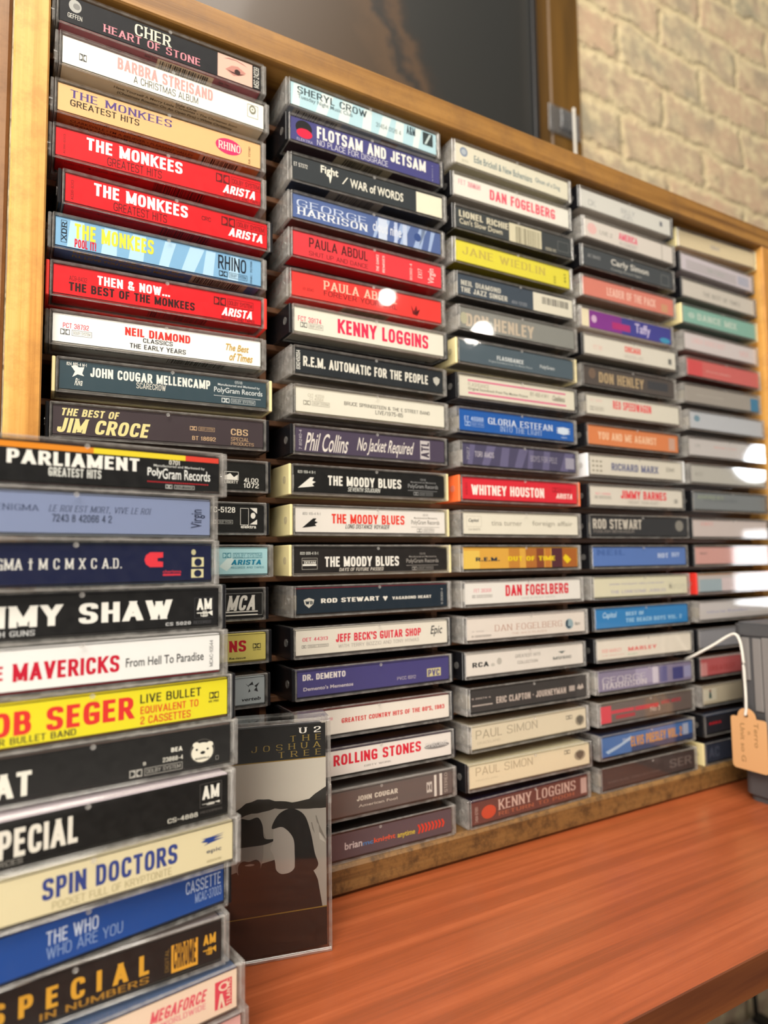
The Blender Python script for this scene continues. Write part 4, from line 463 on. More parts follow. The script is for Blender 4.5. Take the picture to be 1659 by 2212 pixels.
# block capitals drawn with a broad pen: strokes in a unit box, 1 = corners rounded
def _O(): return [(0, .5), (0, 1), (1, 1), (1, 0), (0, 0), (0, .5)]
STEM = ([(0, 0), (0, 1)], 0)
PEN = {
 'A': (1.12, [([(0, 0), (.5, 1), (1, 0)], 0), ([(.2, .27), (.8, .27)], 0)]), 'B': (1, [STEM, ([(0, 1), (.92, 1), (.92, .52), (0, .52)], 1), ([(0, .52), (1, .52), (1, 0), (0, 0)], 1)]),
 'C': (1, [([(1, .7), (1, 1), (0, 1), (0, 0), (1, 0), (1, .3)], 1)]), 'D': (1, [STEM, ([(0, 1), (1, 1), (1, 0), (0, 0)], 1)]),
 'E': (.84, [STEM, ([(0, 1), (1, 1)], 0), ([(0, .52), (.88, .52)], 0), ([(0, 0), (1, 0)], 0)]), 'F': (.8, [STEM, ([(0, 1), (1, 1)], 0), ([(0, .5), (.88, .5)], 0)]),
 'G': (1.04, [([(1, .74), (1, 1), (0, 1), (0, 0), (1, 0), (1, .2)], 1), ([(1, .1), (1, .44), (.6, .44)], 0)]), 'H': (1, [STEM, ([(1, 0), (1, 1)], 0), ([(0, .52), (1, .52)], 0)]),
 'I': (.34, [([(.5, 0), (.5, 1)], 0)]), 'J': (.84, [([(1, 1), (1, 0), (0, 0), (0, .34)], 1)]), 'K': (1.04, [STEM, ([(1, 1), (0, .36)], 0), ([(.34, .6), (1, 0)], 0)]),
 'L': (.8, [STEM, ([(0, 0), (1, 0)], 0)]), 'M': (1.34, [STEM, ([(1, 0), (1, 1)], 0), ([(0, 1), (.5, .08), (1, 1)], 0)]), 'N': (1.04, [STEM, ([(0, 1), (1, 0)], 0), ([(1, 0), (1, 1)], 0)]),
 'O': (1.04, [(_O(), 1)]), 'P': (.96, [STEM, ([(0, 1), (1, 1), (1, .44), (0, .44)], 1)]), 'Q': (1.04, [(_O(), 1), ([(.6, .24), (1, -.04)], 0)]),
 'R': (1.02, [STEM, ([(0, 1), (.96, 1), (.96, .47), (0, .47)], 1), ([(.52, .47), (1, 0)], 0)]), 'S': (1, [([(1, .76), (1, 1), (0, 1), (0, .55), (1, .45), (1, 0), (0, 0), (0, .24)], 1)]),
 'T': (.94, [([(.5, 0), (.5, 1)], 0), ([(0, 1), (1, 1)], 0)]), 'U': (1, [([(0, 1), (0, 0), (1, 0), (1, 1)], 1)]), 'V': (1.06, [([(0, 1), (.5, 0), (1, 1)], 0)]),
 'W': (1.52, [([(0, 1), (.26, 0), (.5, .92), (.74, 0), (1, 1)], 0)]), 'X': (1.06, [([(0, 1), (1, 0)], 0), ([(0, 0), (1, 1)], 0)]), 'Y': (1.04, [([(0, 1), (.5, .42), (1, 1)], 0), ([(.5, .42), (.5, 0)], 0)]),
 'Z': (.96, [([(0, 1), (1, 1), (0, 0), (1, 0)], 0)]), '0': (.96, [(_O(), 1)]), '1': (.6, [([(.6, 0), (.6, 1), (.05, .74)], 0)]), '2': (.94, [([(0, .68), (0, 1), (1, 1), (1, .56), (0, .2), (0, 0)], 1), ([(0, 0), (1, 0)], 0)]),
 '3': (.94, [([(0, .72), (0, 1), (.95, 1), (.95, .52), (.35, .52)], 1), ([(.35, .52), (1, .52), (1, 0), (0, 0), (0, .28)], 1)]), '4': (.98, [([(.76, 0), (.76, 1), (0, .28), (1, .28)], 0)]),
 '5': (.94, [([(.95, 1), (.06, 1), (.02, .5)], 0), ([(0, .54), (1, .64), (1, 0), (0, 0), (0, .28)], 1)]), '6': (.96, [([(1, .72), (1, 1), (0, 1), (0, 0), (1, 0), (1, .58), (0, .58)], 1)]),
 '7': (.92, [([(0, 1), (1, 1), (.35, 0)], 0)]), '8': (.96, [([(.06, .76), (.06, 1), (.94, 1), (.94, .52), (.06, .52), (.06, .76)], 1), ([(0, .26), (0, .52), (1, .52), (1, 0), (0, 0), (0, .26)], 1)]),
 '9': (.96, [([(0, .28), (0, 0), (1, 0), (1, 1), (0, 1), (0, .42), (1, .42)], 1)]), '.': (.34, [([(.5, 0), (.5, .04)], 0)]), ',': (.34, [([(.5, .06), (.3, -.16)], 0)]), '-': (.6, [([(0, .42), (1, .42)], 0)]),
 "'": (.3, [([(.5, 1), (.4, .78)], 0)]), '!': (.34, [([(.5, .34), (.5, 1)], 0), ([(.5, 0), (.5, .04)], 0)]), '/': (.7, [([(0, 0), (1, 1)], 0)]), ' ': (.5, []),
 '·': (.4, [([(.3, .5), (.7, .5)], 0)]), '†': (.7, [([(.5, 0), (.5, 1)], 0), ([(0, .7), (1, .7)], 0)]),
 '&': (1.16, [([(1, 0), (.1, .74), (.1, 1), (.72, 1), (.72, .72), (0, .4), (0, 0), (.75, 0), (1, .42)], 1)]), ':': (.34, [([(.5, .1), (.5, .14)], 0), ([(.5, .6), (.5, .64)], 0)])}
def rounded(P, r=.42):
    out_ = [P[0]]
    for i in range(1, len(P) - 1):
        a, q, c = (Vector(P[j]) for j in (i - 1, i, i + 1)); la, lc = (a - q).length, (c - q).length
        ra = min(r, la * .5 if i > 1 or P[0] != P[-1] else la); rc = min(r, lc * .5)
        p1 = q + (a - q) * (min(ra, la) / la); p2 = q + (c - q) * (rc / lc)
        for k in range(6): t = k / 5; out_.append(tuple(p1 * (1 - t) ** 2 + q * 2 * t * (1 - t) + p2 * t * t))
    out_.append(P[-1]); keep = [out_[0]]
    for q in out_[1:]:
        if abs(q[0] - keep[-1][0]) + abs(q[1] - keep[-1][1]) > 1e-3: keep.append(q)
    keep[-1] = P[-1]
    return keep
def pen_text(txt, st):
    serif = 's' in st; a, b_ = (.185, .09) if 'bb' in st else (.125, .066) if 'b' in st else (.085, .048)
    if serif: b_ *= .7
    verts, faces, x, lay, LAY = [], [], 0.0, 0, []
    gap = .19 if not serif else .25
    for ch in txt:
        wd_, strokes = PEN[ch]; ax = min(a, wd_ * .5)
        for P, rd in strokes:
            lay += 1; v_first = len(verts)
            if rd: P = rounded(P)
            Q = [(x + ax + u * max(wd_ - 2 * ax, 0), b_ + v * (1 - 2 * b_)) for u, v in P]
            if ch in 'I.!:' or ch == "'": Q = [(x + wd_ / 2 + (u - .5) * .2, b_ + v * (1 - 2 * b_)) for u, v in P]
            if not rd:           # straight strokes end flat on the base line and the cap line
                for (xa, ya), (xb, yb) in zip(Q, Q[1:]):
                    k0 = len(verts)
                    if abs(yb - ya) > .25 or ch in ".,!:'":
                        if ya > yb: xa, ya, xb, yb = xb, yb, xa, ya
                        sl_ = (xb - xa) / max(yb - ya, 1e-6); lo_, hi_ = ya - b_, yb + b_
                        if ya > .2 + b_ and ch not in "!'": lo_ = ya
                        if ch == 'M' and abs(sl_) > .01: lo_ = max(lo_, 0)
                        h_ = a * (1.0 if abs(sl_) < .02 else 1.08)
                        verts += [(xa + (lo_ - ya) * sl_ - h_, lo_), (xa + (lo_ - ya) * sl_ + h_, lo_), (xb + (hi_ - yb) * sl_ + h_, hi_), (xb + (hi_ - yb) * sl_ - h_, hi_)]
                    else:
                        if xa > xb: xa, ya, xb, yb = xb, yb, xa, ya
                        verts += [(xa - a, ya - b_), (xb + a * .9, yb - b_), (xb + a * .9, yb + b_), (xa - a, ya + b_)]
                    faces.append((k0, k0 + 1, k0 + 2, k0 + 3)); LAY += [lay % 7] * 4; lay += 1
                if not serif: continue
            U = [Vector((p_[0] / a, p_[1] / b_)) for p_ in Q]; N = len(U); closed = P[0] == P[-1]
            L_, R_ = [], []
            for i in range(N):
                d0 = (U[i] - U[i - 1]) if i else ((U[-1] - U[-2]) if closed else U[1] - U[0]); d1 = (U[i + 1] - U[i]) if i < N - 1 else ((U[1] - U[0]) if closed else U[-1] - U[-2])
                d0.normalize(); d1.normalize(); n0, n1 = Vector((-d0.y, d0.x)), Vector((-d1.y, d1.x)); m_ = n0 + n1
                m_ = m_ / max(m_.dot(n0), .45) if m_.length > .2 else n0
                c_ = U[i].copy()
                if not closed and i in (0, N - 1): c_ += (-d1 if i == 0 else d0) * (.98 if not rd or (P[i][1] in (0, 1) and abs((d1 if i == 0 else d0).y) > .5) else 0)
                L_.append(c_ + m_); R_.append(c_ - m_)
            k0 = len(verts); LAY += [lay % 7] * (2 * N)
            for l_, r__ in zip(L_, R_): verts += [(l_.x * a, max(min(l_.y * b_, 1), -.2)), (r__.x * a, max(min(r__.y * b_, 1), -.2))]
            for i in range(N - 1): faces.append((k0 + 2 * i, k0 + 2 * i + 1, k0 + 2 * i + 3, k0 + 2 * i + 2))
            if serif:
                for i, j in ((0, 1), (N - 1, N - 2)):
                    if not closed and abs(Q[i][1] - Q[j][1]) > .2 and (Q[i][1] < .2 or Q[i][1] > .8):
                        k0 = len(verts); lay += 1; LAY += [lay % 7] * 4; h_ = .055; y_ = 0 if Q[i][1] < .5 else 1 - h_
                        verts += [(Q[i][0] - a - .11, y_), (Q[i][0] + a + .11, y_), (Q[i][0] + a + .11, y_ + h_), (Q[i][0] - a - .11, y_ + h_)]; faces.append((k0, k0 + 1, k0 + 2, k0 + 3))
        x += wd_ + gap
    x -= gap; x0 = min(v[0] for v in verts); x1 = max(v[0] for v in verts)
    return [((u - x0) / (x1 - x0), v, .11 * q) for (u, v), q in zip(verts, LAY)], faces
def make_glyphs():
    want = {outline(o[1], o[7]) for t in TAPES for o in t[8] if o[0] == 't'} | set(EXTRA_TEXT)
    obs = []
    for txt, st in sorted(want):
        if all(ch in PEN for ch in txt): GLY[txt, st] = pen_text(txt, st); continue
        st = st.replace('s', '')
        cu = bpy.data.curves.new('lettering', 'FONT'); cu.body = txt; cu.resolution_u = 3; cu.fill_mode = 'BOTH'
        cu.offset = {'': .009, 'b': .02, 'bb': .027}[st]
        if st == 'bb': cu.space_character = 1.04
        o = bpy.data.objects.new('lettering', cu); col.objects.link(o); obs.append((txt, st, o))
    bpy.context.view_layer.update()
    dg = bpy.context.evaluated_depsgraph_get()
    for txt, st, o in obs:
        me = o.evaluated_get(dg).to_mesh()
        v = [(q.co.x, q.co.y) for q in me.vertices]; f = [tuple(pl.vertices) for pl in me.polygons]
        o.evaluated_get(dg).to_mesh_clear()
        if v:
            x0, x1 = min(a for a, _ in v), max(a for a, _ in v); y0, y1 = min(b for _, b in v), max(b for _, b in v)
            v = [((a - x0) / (x1 - x0 or 1), (b - y0) / (y1 - y0 or 1)) for a, b in v]
        GLY[txt, st] = (v, f)
    for _, _, o in obs:
        cu = o.data; bpy.data.objects.remove(o); bpy.data.curves.remove(cu)
make_glyphs()

class Print:
    """flat printing on a plane: P maps (u, v, layer) in millimetres to a point of the mesh"""
    def __init__(s, mb, P, paper): s.mb = mb; s.P = P; s.k = 0; s.paper = paper
    def poly(s, pts, ink, same=False):
        if not same: s.k += 1
        i0 = len(s.mb.v); s.mb.v += [s.P(u, v, s.k) for u, v in pts]; s.mb.face(list(range(i0, i0 + len(pts))), 0, ink)
    def rect(s, u0, v0, u1, v1, ink, same=False): s.poly([(u0, v0), (u1, v0), (u1, v1), (u0, v1)], ink, same)
    def ell(s, u0, v0, u1, v1, ink, same=False, a0=0, a1=360, seg=20):
        cx, cy, rx, ry = (u0 + u1) / 2, (v0 + v1) / 2, abs(u1 - u0) / 2, abs(v1 - v0) / 2
        s.poly([(cx + rx * math.cos((a0 + (a1 - a0) * i / seg) * D2R), cy + ry * math.sin((a0 + (a1 - a0) * i / seg) * D2R)) for i in range(seg)], ink, same)
    def text(s, txt, u0, v0, u1, v1, ink, st=''):
        v, f = GLY.get(outline(txt, st)) or GLY[outline(txt, st.replace('s', ''))]
        s.k += 1; i0 = len(s.mb.v)
        for a, b, *lz in v:
            if 'V' in st: a, b = 1 - b, a
            elif 'i' in st: sh = .22 * (v1 - v0) / max(u1 - u0, .1); a = (a + sh * b) / (1 + sh)
            s.mb.v.append(s.P(u0 + a * (u1 - u0), v0 + b * (v1 - v0), s.k + (lz[0] if lz else 0)))
        for q in f: s.mb.face([i0 + i for i in q], 0, ink)
    def frame(s, u0, v0, u1, v1, ink, t=.22):
        s.k += 1
        for q in ((u0, v0, u1, v0 + t), (u0, v1 - t, u1, v1), (u0, v0, u0 + t, v1), (u1 - t, v0, u1, v1)): s.rect(*q, ink, True)
    def dd(s, u0, v0, u1, v1, ink):
        g = .06 * (u1 - u0); mu = (u0 + u1) / 2; h = v1 - v0
        s.k += 1; s.rect(u0, v0, mu - g / 2, v1, ink, True); s.rect(mu + g / 2, v0, u1, v1, ink, True)
        s.k += 1; a = .14 * h; wl = mu - g / 2 - u0
        R = lambda x: [(x + (wl - 2 * .16 * wl) * math.sin(t * math.pi / 10), v0 + a + (h - 2 * a) * (1 - math.cos(t * math.pi / 10)) / 2) for t in range(11)]
        s.poly(R(u0 + .16 * wl), s.paper, True)
        s.poly([(u0 + u1 - q, b) for q, b in R(u0 + .16 * wl)], s.paper, True)
    def op(s, o, rnd):
        kd, txt, u0, v0, u1, v1, h, ex = o; ink = lin(h)
        if kd == 't': s.text(txt, u0, v0, u1, v1, ink, ex)
        elif kd == 'r': s.rect(u0, v0, u1, v1, ink)
        elif kd == 'e': s.ell(u0, v0, u1, v1, ink)
        elif kd == 'o': s.frame(u0, v0, u1, v1, ink)
        elif kd == 'D': s.dd(u0, v0, u1, v1, ink)
        elif kd == 'q': s.poly([(u0 + a * (u1 - u0), v0 + b * (v1 - v0)) for a, b in ex], ink)
        elif kd == 'd': s.poly([(u0, v0), (u0 + .3 * (u1 - u0), v0), (u1, v1), (u1 - .3 * (u1 - u0), v1)], ink)
        elif kd == 'B':
            s.k += 1; u = u0
            while u < u1 - .3:
                wd_ = rnd.choice((.25, .4, .6, .8)); s.rect(u, v0, min(u + wd_, u1), v1, ink, True); u += wd_ + rnd.choice((.3, .45, .7))
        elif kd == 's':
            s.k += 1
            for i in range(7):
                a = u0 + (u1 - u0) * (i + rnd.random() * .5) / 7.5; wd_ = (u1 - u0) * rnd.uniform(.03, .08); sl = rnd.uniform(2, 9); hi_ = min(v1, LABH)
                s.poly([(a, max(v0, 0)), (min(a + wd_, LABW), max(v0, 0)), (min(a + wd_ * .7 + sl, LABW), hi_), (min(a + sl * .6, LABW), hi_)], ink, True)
        elif kd == 'u':
            s.k += 1; N = int((u1 - u0) / .75)
            for i in range(N): s.rect(u0 + .75 * i, v0, u0 + .75 * i + .42, v0 + .42, ink, True)
        elif kd == 'h':
            hh = v1 - v0; m_ = (v0 + v1) / 2; L_ = u1 - u0
            s.rect(u0, m_ + .1 * hh, u1 - .2 * L_, m_ + .25 * hh, ink); s.poly([(u1 - .25 * L_, m_ + .1 * hh), (u1, v0 + .1 * hh), (u1, v1), (u1 - .25 * L_, m_ + .3 * hh)], ink)
            s.frame(u0 + .25 * L_, v0 + .1 * hh, u0 + .7 * L_, m_ + .25 * hh, ink, .2)
            for a in (.38, .48, .58): s.rect(u0 + a * L_, v0, u0 + a * L_ + .3, v1, ink)
        elif kd == 'Y':
            wD = min(.3 * (u1 - u0), (v1 - v0) * 1.7); s.dd(u0, v0, u0 + wD, v1, ink)
            s.frame(u0 + wD + .8, v0, u1, v1, ink, .16); s.text('DOLBY SYSTEM', u0 + wD + 1.5, v0 + .25 * (v1 - v0), u1 - .7, v0 + .78 * (v1 - v0), ink)
        elif kd == 'G':
            hh = v1 - v0; V = lambda a: v0 + a * hh; c = (u0 + u1) / 2
            s.text('0518', c - 2, V(.88), c + 2, V(1), ink, ''); s.text('Manufactured and Marketed by', u0 + 2, V(.7), u1 - 1.5, V(.83), ink)
            s.text('PolyGram Records', u0, V(.36), u1, V(.66), ink); s.op(('u', '', u0, V(.26), u1, V(.3), h, ''), rnd); s.op(('Y', '', u0 + 4, V(0), u1 - 4, V(.2), h, ''), rnd)

# ---------------------------------------------------------------- cassettes
def lid_mesh(T):
    w = MB(); a, b = 1.9, CASE_W - 1.9
    w.cbox(a, b, 0, 1.1, 0, T, .3, 0, 1)                       # spine wall
    w.cbox(a, b, 1.1, 69, T - 1.1, T, .25, 0, 1)               # front cover
    w.cbox(a, b, 1.1, 16, 0, 1.0, .25, 0, 1)                   # pocket
    for x in (a, b - 1.1): w.cbox(x, x + 1.1, 1.1, 16, 1.0, T - 1.1, .2, 0, 1)
    w.cyl((CASE_W * .51, -.15, T - 2.0), .95, .3, 1, 14, 1, .7)    # moulded nub
    return w.mesh('lid', [CLEAR, EDGE])
def tray_mesh(T, mats, name):
    w = MB()
    for x in (0, CASE_W - 1.6): w.cbox(x, x + 1.6, .9, CASE_D, 0, T, .35, 0, 1)
    w.cbox(1.6, CASE_W - 1.6, CASE_D - 1.2, CASE_D, 0, T, .25, 0, 1)
    w.cbox(1.6, CASE_W - 1.6, 16.4, CASE_D - 1.2, 0, 1.1, .25, 0, 1)
    for cx in (33, 75.2): w.cyl((cx, 38, 1.1), 4.2, 6, 2, 14, 0)
    return w.mesh(name, mats)
def pin_mesh(T, side):
    w = MB(); x = -.25 if side < 0 else CASE_W - 1.2
    w.cyl((x, 7.2, T / 2), 2.1, 1.45, 0, 18, 1); return w.mesh('hinge_pin', [EDGE, EDGE])
def tape_mesh(matl):
    w = MB(); w.cbox(4.0, 104.2, 4, 66, 3.2, 11.8, .8); w.prism([(14, 4.6), (94, 4.6), (90, 19), (18, 19)], 2.6, 12.6, 2)
    for cx in (33, 75.2): w.cyl((cx, 38, 11.7), 5.2, .4, 2, 16)
    return w.mesh('tape_shell', [matl])
LID = {}; TRAYM = {}; PIN = {}; TAPEM = [tape_mesh(q) for q in SHELL]
def get_case(T, tray):
    if T not in LID: LID[T] = lid_mesh(T); PIN[T] = (pin_mesh(T, -1), pin_mesh(T, 1))
    if (T, tray) not in TRAYM: TRAYM[T, tray] = tray_mesh(T, [FROST, EDGE] if tray == 'clear' else [TRAY[tray]] * 2, 'tray')
    return LID[T], TRAYM[T, tray], PIN[T]
FLAPS = {
 (1, 1): [('t', 'Side One', 40, 8.5, 47, 10.3, '2a1a1c', 'b'), ('t', 'I COULD TURN BACK TIME', 22, 5.6, 46, 7.4, '3a2226', ''), ('r', '', 46.5, 1, 76, 10.5, 'c2a890', ''), ('B', '', 48, 2, 74, 9.5, '2c2626', ''), ('t', 'Side Two', 79, 8, 85, 9.8, '2a1a1c', 'b'), ('t', 'EMOTIONAL FIRE', 79, 5.6, 90, 7.4, '3a2226', '')],
 (1, 2): [('t', 'Side One', 54, 9.4, 65, 11.4, '3a342c', 'b'), ('t', 'Have Yourself A Merry Little Christmas • The Christmas Song', 24, 6.6, 88, 9, '4a4236', 'b'), ('t', '(Chestnuts Roasting On An Open Fire) • White Christmas', 26, 3.2, 86, 5.8, '4a4236', 'b')],
 (1, 3): [('t', 'Side One: (THEME FROM) THE MONKEES • LAST TRAIN TO', 6, 9.5, 66, 11.6, '5a2a14', ''), ('t', 'CLARKSVILLE • I\'M A BELIEVER • PLEASANT VALLEY', 6, 6.4, 66, 8.5, '5a2a14', ''), ('t', 'SUNDAY • DAYDREAM BELIEVER • A LITTLE BIT ME', 6, 3.2, 66, 5.4, '5a2a14', ''), ('r', '', 69, .5, 92, 11.5, 'c09a78', ''), ('B', '', 71, 1.5, 90, 10, '2a1e18', '')],
 (1, 4): [('B', '', 46, 1, 72, 10, '5a0c12', ''), ('t', 'CLARKSVILLE • I\'M A BELIEVER • PLEASANT VALLEY', 4, 7, 38, 9, '6a1018', '')],
 (1, 5): [('B', '', 46, 1, 72, 10, '5a0c12', ''), ('t', 'CLARKSVILLE • I\'M A BELIEVER • PLEASANT VALLEY', 4, 7, 38, 9, '6a1018', '')],
 (1, 6): [('t', 'HEART AND SOUL • GETTIN\' IN', 8, 8, 58, 11, '9a8a3a', 'b'), ('t', 'I\'LL LOVE YOU FOREVER • MIDNIGHT', 8, 3.5, 62, 6.5, '9a8a3a', 'b'), ('r', '', 65, .5, 95, 11, 'a9a68e', ''), ('B', '', 67, 1.5, 92, 9.5, '20242c', '')],
 (1, 7): [('B', '', 44, 1, 74, 9, '5a0c12', '')], (1, 8): [('t', 'Have Yourself A Merry Little Christmas • The Christmas Song', 8, 6, 48, 9.5, '6a645a', 'b'), ('B', '', 54, 1, 84, 9.5, '4a4640', '')],
 (2, 1): [('r', '', 3, 1, 34, 11, 'b0a68e', ''), ('B', '', 5, 2, 32, 10, '2c2a28', ''), ('r', '', 62, 2, 74, 10, '7a5a3a', '')],
 (2, 2): [('r', '', 30, .5, 68, 11.5, '9a8c74', ''), ('B', '', 36, 1.5, 62, 10, '2c2622', '')],
 (2, 3): [('r', '', 24, .5, 60, 11.5, '857868', ''), ('B', '', 30, 1.5, 54, 10, '2c2622', '')],
 (2, 5): [('B', '', 60, 1, 84, 8, '7a4a40', '')], (2, 6): [('r', '', 34, 1, 66, 9, '9a7a68', ''), ('B', '', 36, 1, 64, 9, '3a1a18', '')],
}
def card(root, c, r, T, tray, spine, top, flap, ops):
    rnd = random.Random(c * 100 + r)
    w = MB(); zo = (T - LABH) / 2; s, t_, f_ = lin(spine), lin(top), lin(flap)
    x0, x1 = LMX, LMX + LABW
    w.box(x0, x1, LMY, LMY + .3, zo, zo + LABH, [s] * 6)
    w.box(x0, x1, LMY + .3, 66, T - 1.75, T - 1.45, [t_] * 6)
    w.box(x0, x1, LMY + .3, 14.6, 1.35, 1.65, [f_] * 6)
    pr = Print(w, lambda u, v, k: (x0 + u, LMY - .014 * k - .01, zo + v), s)
    for o in ops: pr.op(o, rnd)
    fp = Print(w, lambda u, v, k: (x0 + u, 14.2 - v, 1.35 - .014 * k - .01), f_)
    for o in FLAPS.get((c, r), []): fp.op(o, rnd)
    return w.build('label_card', CARD, root)
def child(name, me, root):
    o = bpy.data.objects.new(name, me); col.objects.link(o); o.parent = root; return o
T_STACK = 17.35
for c, r, (lx, ly, an), tray, spine, top, flap, label, ops in TAPES:
    T = T_RACK if c else T_STACK
    z = (20 - r) * PITCH_Z - ZOFF if c else ZT + T_STACK * (13 - r)
    a = an * D2R
    # lx, ly: left end of the printed spine; the root sits at the front left foot of the case
    root = empty('cassette', W(lx - LMX * math.cos(a) + LMY * math.sin(a), ly - LMX * math.sin(a) - LMY * math.cos(a), z), a)
    tag(root, label, 'cassette tape', 'cassettes in the wooden rack' if c else 'cassettes in the stack at the front')
    lid, trm, pins = get_case(T, tray)
    child('lid', lid, root); child('tray', trm, root)
    for q in pins: child('hinge_pin', q, root)
    card(root, c, r, T, tray, spine, top, flap, ops)
    child('tape_shell', TAPEM[(c * 7 + r * 3) % 4], root)

# ---------------------------------------------------------------- the cassette standing upright behind the stack
JW, JH, JT = 68.5, 107.6, 17.0
ja = -13 * D2R
jr = empty('cassette', W(119.07 - JW * math.cos(ja), -46.75 - JW * math.sin(ja), ZT), ja)
jr.rotation_euler = (-.5 * D2R, 0, ja)
tag(jr, 'upright cassette with a black and grey photo cover beside the front stack', 'cassette tape')
w = MB()
w.cbox(0, JW, 0, 1.1, 1.6, JH - 1.6, .3, 0, 1); w.cbox(0, 1.1, 1.1, JT - 1.2, 1.6, JH - 1.6, .25, 0, 1)
w.cbox(1.1, 16, JT - 1.1, JT, 1.6, JH - 1.6, .25, 0, 1)
w.build('lid', [CLEAR, EDGE], jr)
w = MB()
for z in (0, JH - 1.6): w.cbox(.9, JW, .2, JT, z, z + 1.6, .35, 0, 1)
w.cbox(JW - 1.3, JW, 1.2, JT, 1.6, JH - 1.6, .3, 0, 1); w.cbox(16.4, JW - 1.3, JT - 1.1, JT, 1.6, JH - 1.6, .25, 0, 1)
w.cbox(JW - .9, JW + .5, 1.0, 5, JH * .62, JH * .62 + 9, .3, 1, 1)
w.build('tray', [CLEAR, EDGE], jr)
w = MB()
for z in (JH - 1.2, -.2): w.cyl((8, 8.5, z), 2.0, 1.4, 2, 16, 0)
w.build('hinge_pin', EDGE, jr)
w = MB(); bk = lin('0d0c0c'); gd = lin('8a7134')
CW, CH = 64.6, 101.6; cx0, cz0 = 1.6, 3.0
w.box(cx0, cx0 + CW, 1.5, 1.8, cz0, cz0 + CH, [bk] * 6)
w.box(cx0, cx0 + .3, 1.8, 15, cz0, cz0 + CH, [bk] * 6)
pr = Print(w, lambda u, v, k: (cx0 + u, 1.5 - .012 * k - .01, cz0 + v), bk)
y0, y1 = 17.5, 85.5
pr.rect(0, y0, CW, y1, lin('b3ada2')); pr.rect(0, y1, CW, y1 + .5, gd); pr.rect(0, y0 - .55, CW, y0, gd)
for i in range(10): pr.rect(0, y1 - 4 - 1.7 * i, CW, y1, lin('%02x%02x%02x' % (0xb4 + i, 0xae + i, 0xa2 + i))) if i % 3 == 0 else None
rn = random.Random(3)
hill = [(0, 66)] + [(CW * i / 24, 63 + 8.5 * (i / 24) ** 1.5 - 3 * math.sin(i * .4) + rn.uniform(-.5, .5)) for i in range(25)] + [(CW, 40), (0, 40)]
pr.poly(hill, lin('2b2926'))
slope = [(0, 50)] + [(CW * i / 24, 52 + 12 * math.sin(min(i / 15, 1) * 1.57) - (max(i - 15, 0) * .25) + rn.uniform(-.4, .4)) for i in range(25)] + [(CW, y0), (0, y0)]
pr.poly(slope, lin('8f8a82')); 
for i in range(26):
    a = rn.uniform(10, CW - 3); b = rn.uniform(50, 60); pr.poly([(a, b), (a + .5, b), (a + rn.uniform(1, 4), b - rn.uniform(3, 8)), (a + rn.uniform(.3, .8), b - 3)], lin(rn.choice(('7a756e', 'a39e95', '6d6861'))), i > 0)
# three plain dark figures seen from the chest up (a generic stand-in)
ink = lin('141213'); skin = lin('807a74'); skin2 = lin('9a948d')
def blob(pts, k_=5):      # closed smooth outline through pts
    o_ = []
    N = len(pts)
    for a_ in range(N):
        p0, p1, p2, p3 = (Vector(pts[(a_ + d_) % N]) for d_ in (-1, 0, 1, 2))
        for q_ in range(k_):
            t = q_ / k_; o_.append(tuple(.5 * ((2 * p1) + (p2 - p0) * t + (2 * p0 - 5 * p1 + 4 * p2 - p3) * t * t + (3 * p1 - p0 - 3 * p2 + p3) * t ** 3)))
    return o_
pr.poly([(0, y0), (0, 33)] + blob([(0, 33), (9, 36), (18, 37), (27, 39), (38, 41), (50, 42), (57, 36), (61, 28), (62, 20)])[:-10] + [(62.5, y0)], ink)
pr.poly(blob([(6.5, 36), (5.5, 45), (8, 51), (13, 52.5), (17.5, 50), (18.5, 43), (16.5, 36.5), (11.5, 33.5)]), skin); pr.poly(blob([(4.8, 46), (5.5, 51), (9, 55), (14, 55.5), (18.5, 52), (18.5, 49), (12, 50.5), (8, 48.5)]), ink)
pr.poly(blob([(23, 38), (22, 46), (24, 52), (29, 53), (34, 51.5), (35, 45), (33, 37), (28, 32)]), skin)
pr.poly(blob([(23.5, 40), (25.5, 42.5), (28.5, 42), (32, 42.5), (33.8, 39.5), (31.5, 33.5), (28, 30.5), (24.5, 34)]), ink); pr.poly(blob([(26.5, 40.6), (29, 41), (31, 40.4), (29, 40)]), skin)
pr.poly(blob([(15.5, 50.5), (21, 51), (22.6, 58), (24.6, 61.4), (28.5, 60.6), (32.5, 61.2), (34.6, 57.5), (35.6, 51.5), (41, 50.6), (36, 48.8), (28.5, 48.6), (20, 48.8)]), ink)
pr.poly(blob([(38.2, 46.5), (39.5, 50), (40, 56), (45, 58), (50, 54), (51, 44), (49, 36), (44, 34.5), (41, 36.5), (40.4, 40), (39.6, 43.5)]), skin2)
pr.poly(blob([(38.8, 55.5), (42, 61.5), (48, 63.5), (54, 60), (57, 52), (59, 42), (60.5, 36), (55, 33), (50, 35), (49.5, 42), (48.8, 50), (44, 55.5)]), ink)
pr.rect(0, 0, CW, y0 - .55, lin('100e0e'))
for txt, u, v, h in (('U 2', 51.5, 96.5, 'e4e0d8'), ('T H E', 47.5, 92.2, '8f7a3c'), ('J O S H U A', 29.5, 87.9, '8f7a3c'), ('T R E E', 42, 87.9, '8f7a3c')):
    v = {'U 2': 97.6, 'T H E': 94.1, 'J O S H U A': 90.6, 'T R E E': 87.1}[txt]
    pr.text(txt, u, v, 62.3, v + 2.7, lin(h), 'bs' if txt == 'U 2' else 's')
w.build('label_card', CARD, jr)
w = MB(); w.cbox(4, 66, 4, 12.6, 4, 103.6, .8); w.build('tape_shell', SHELL[1], jr)

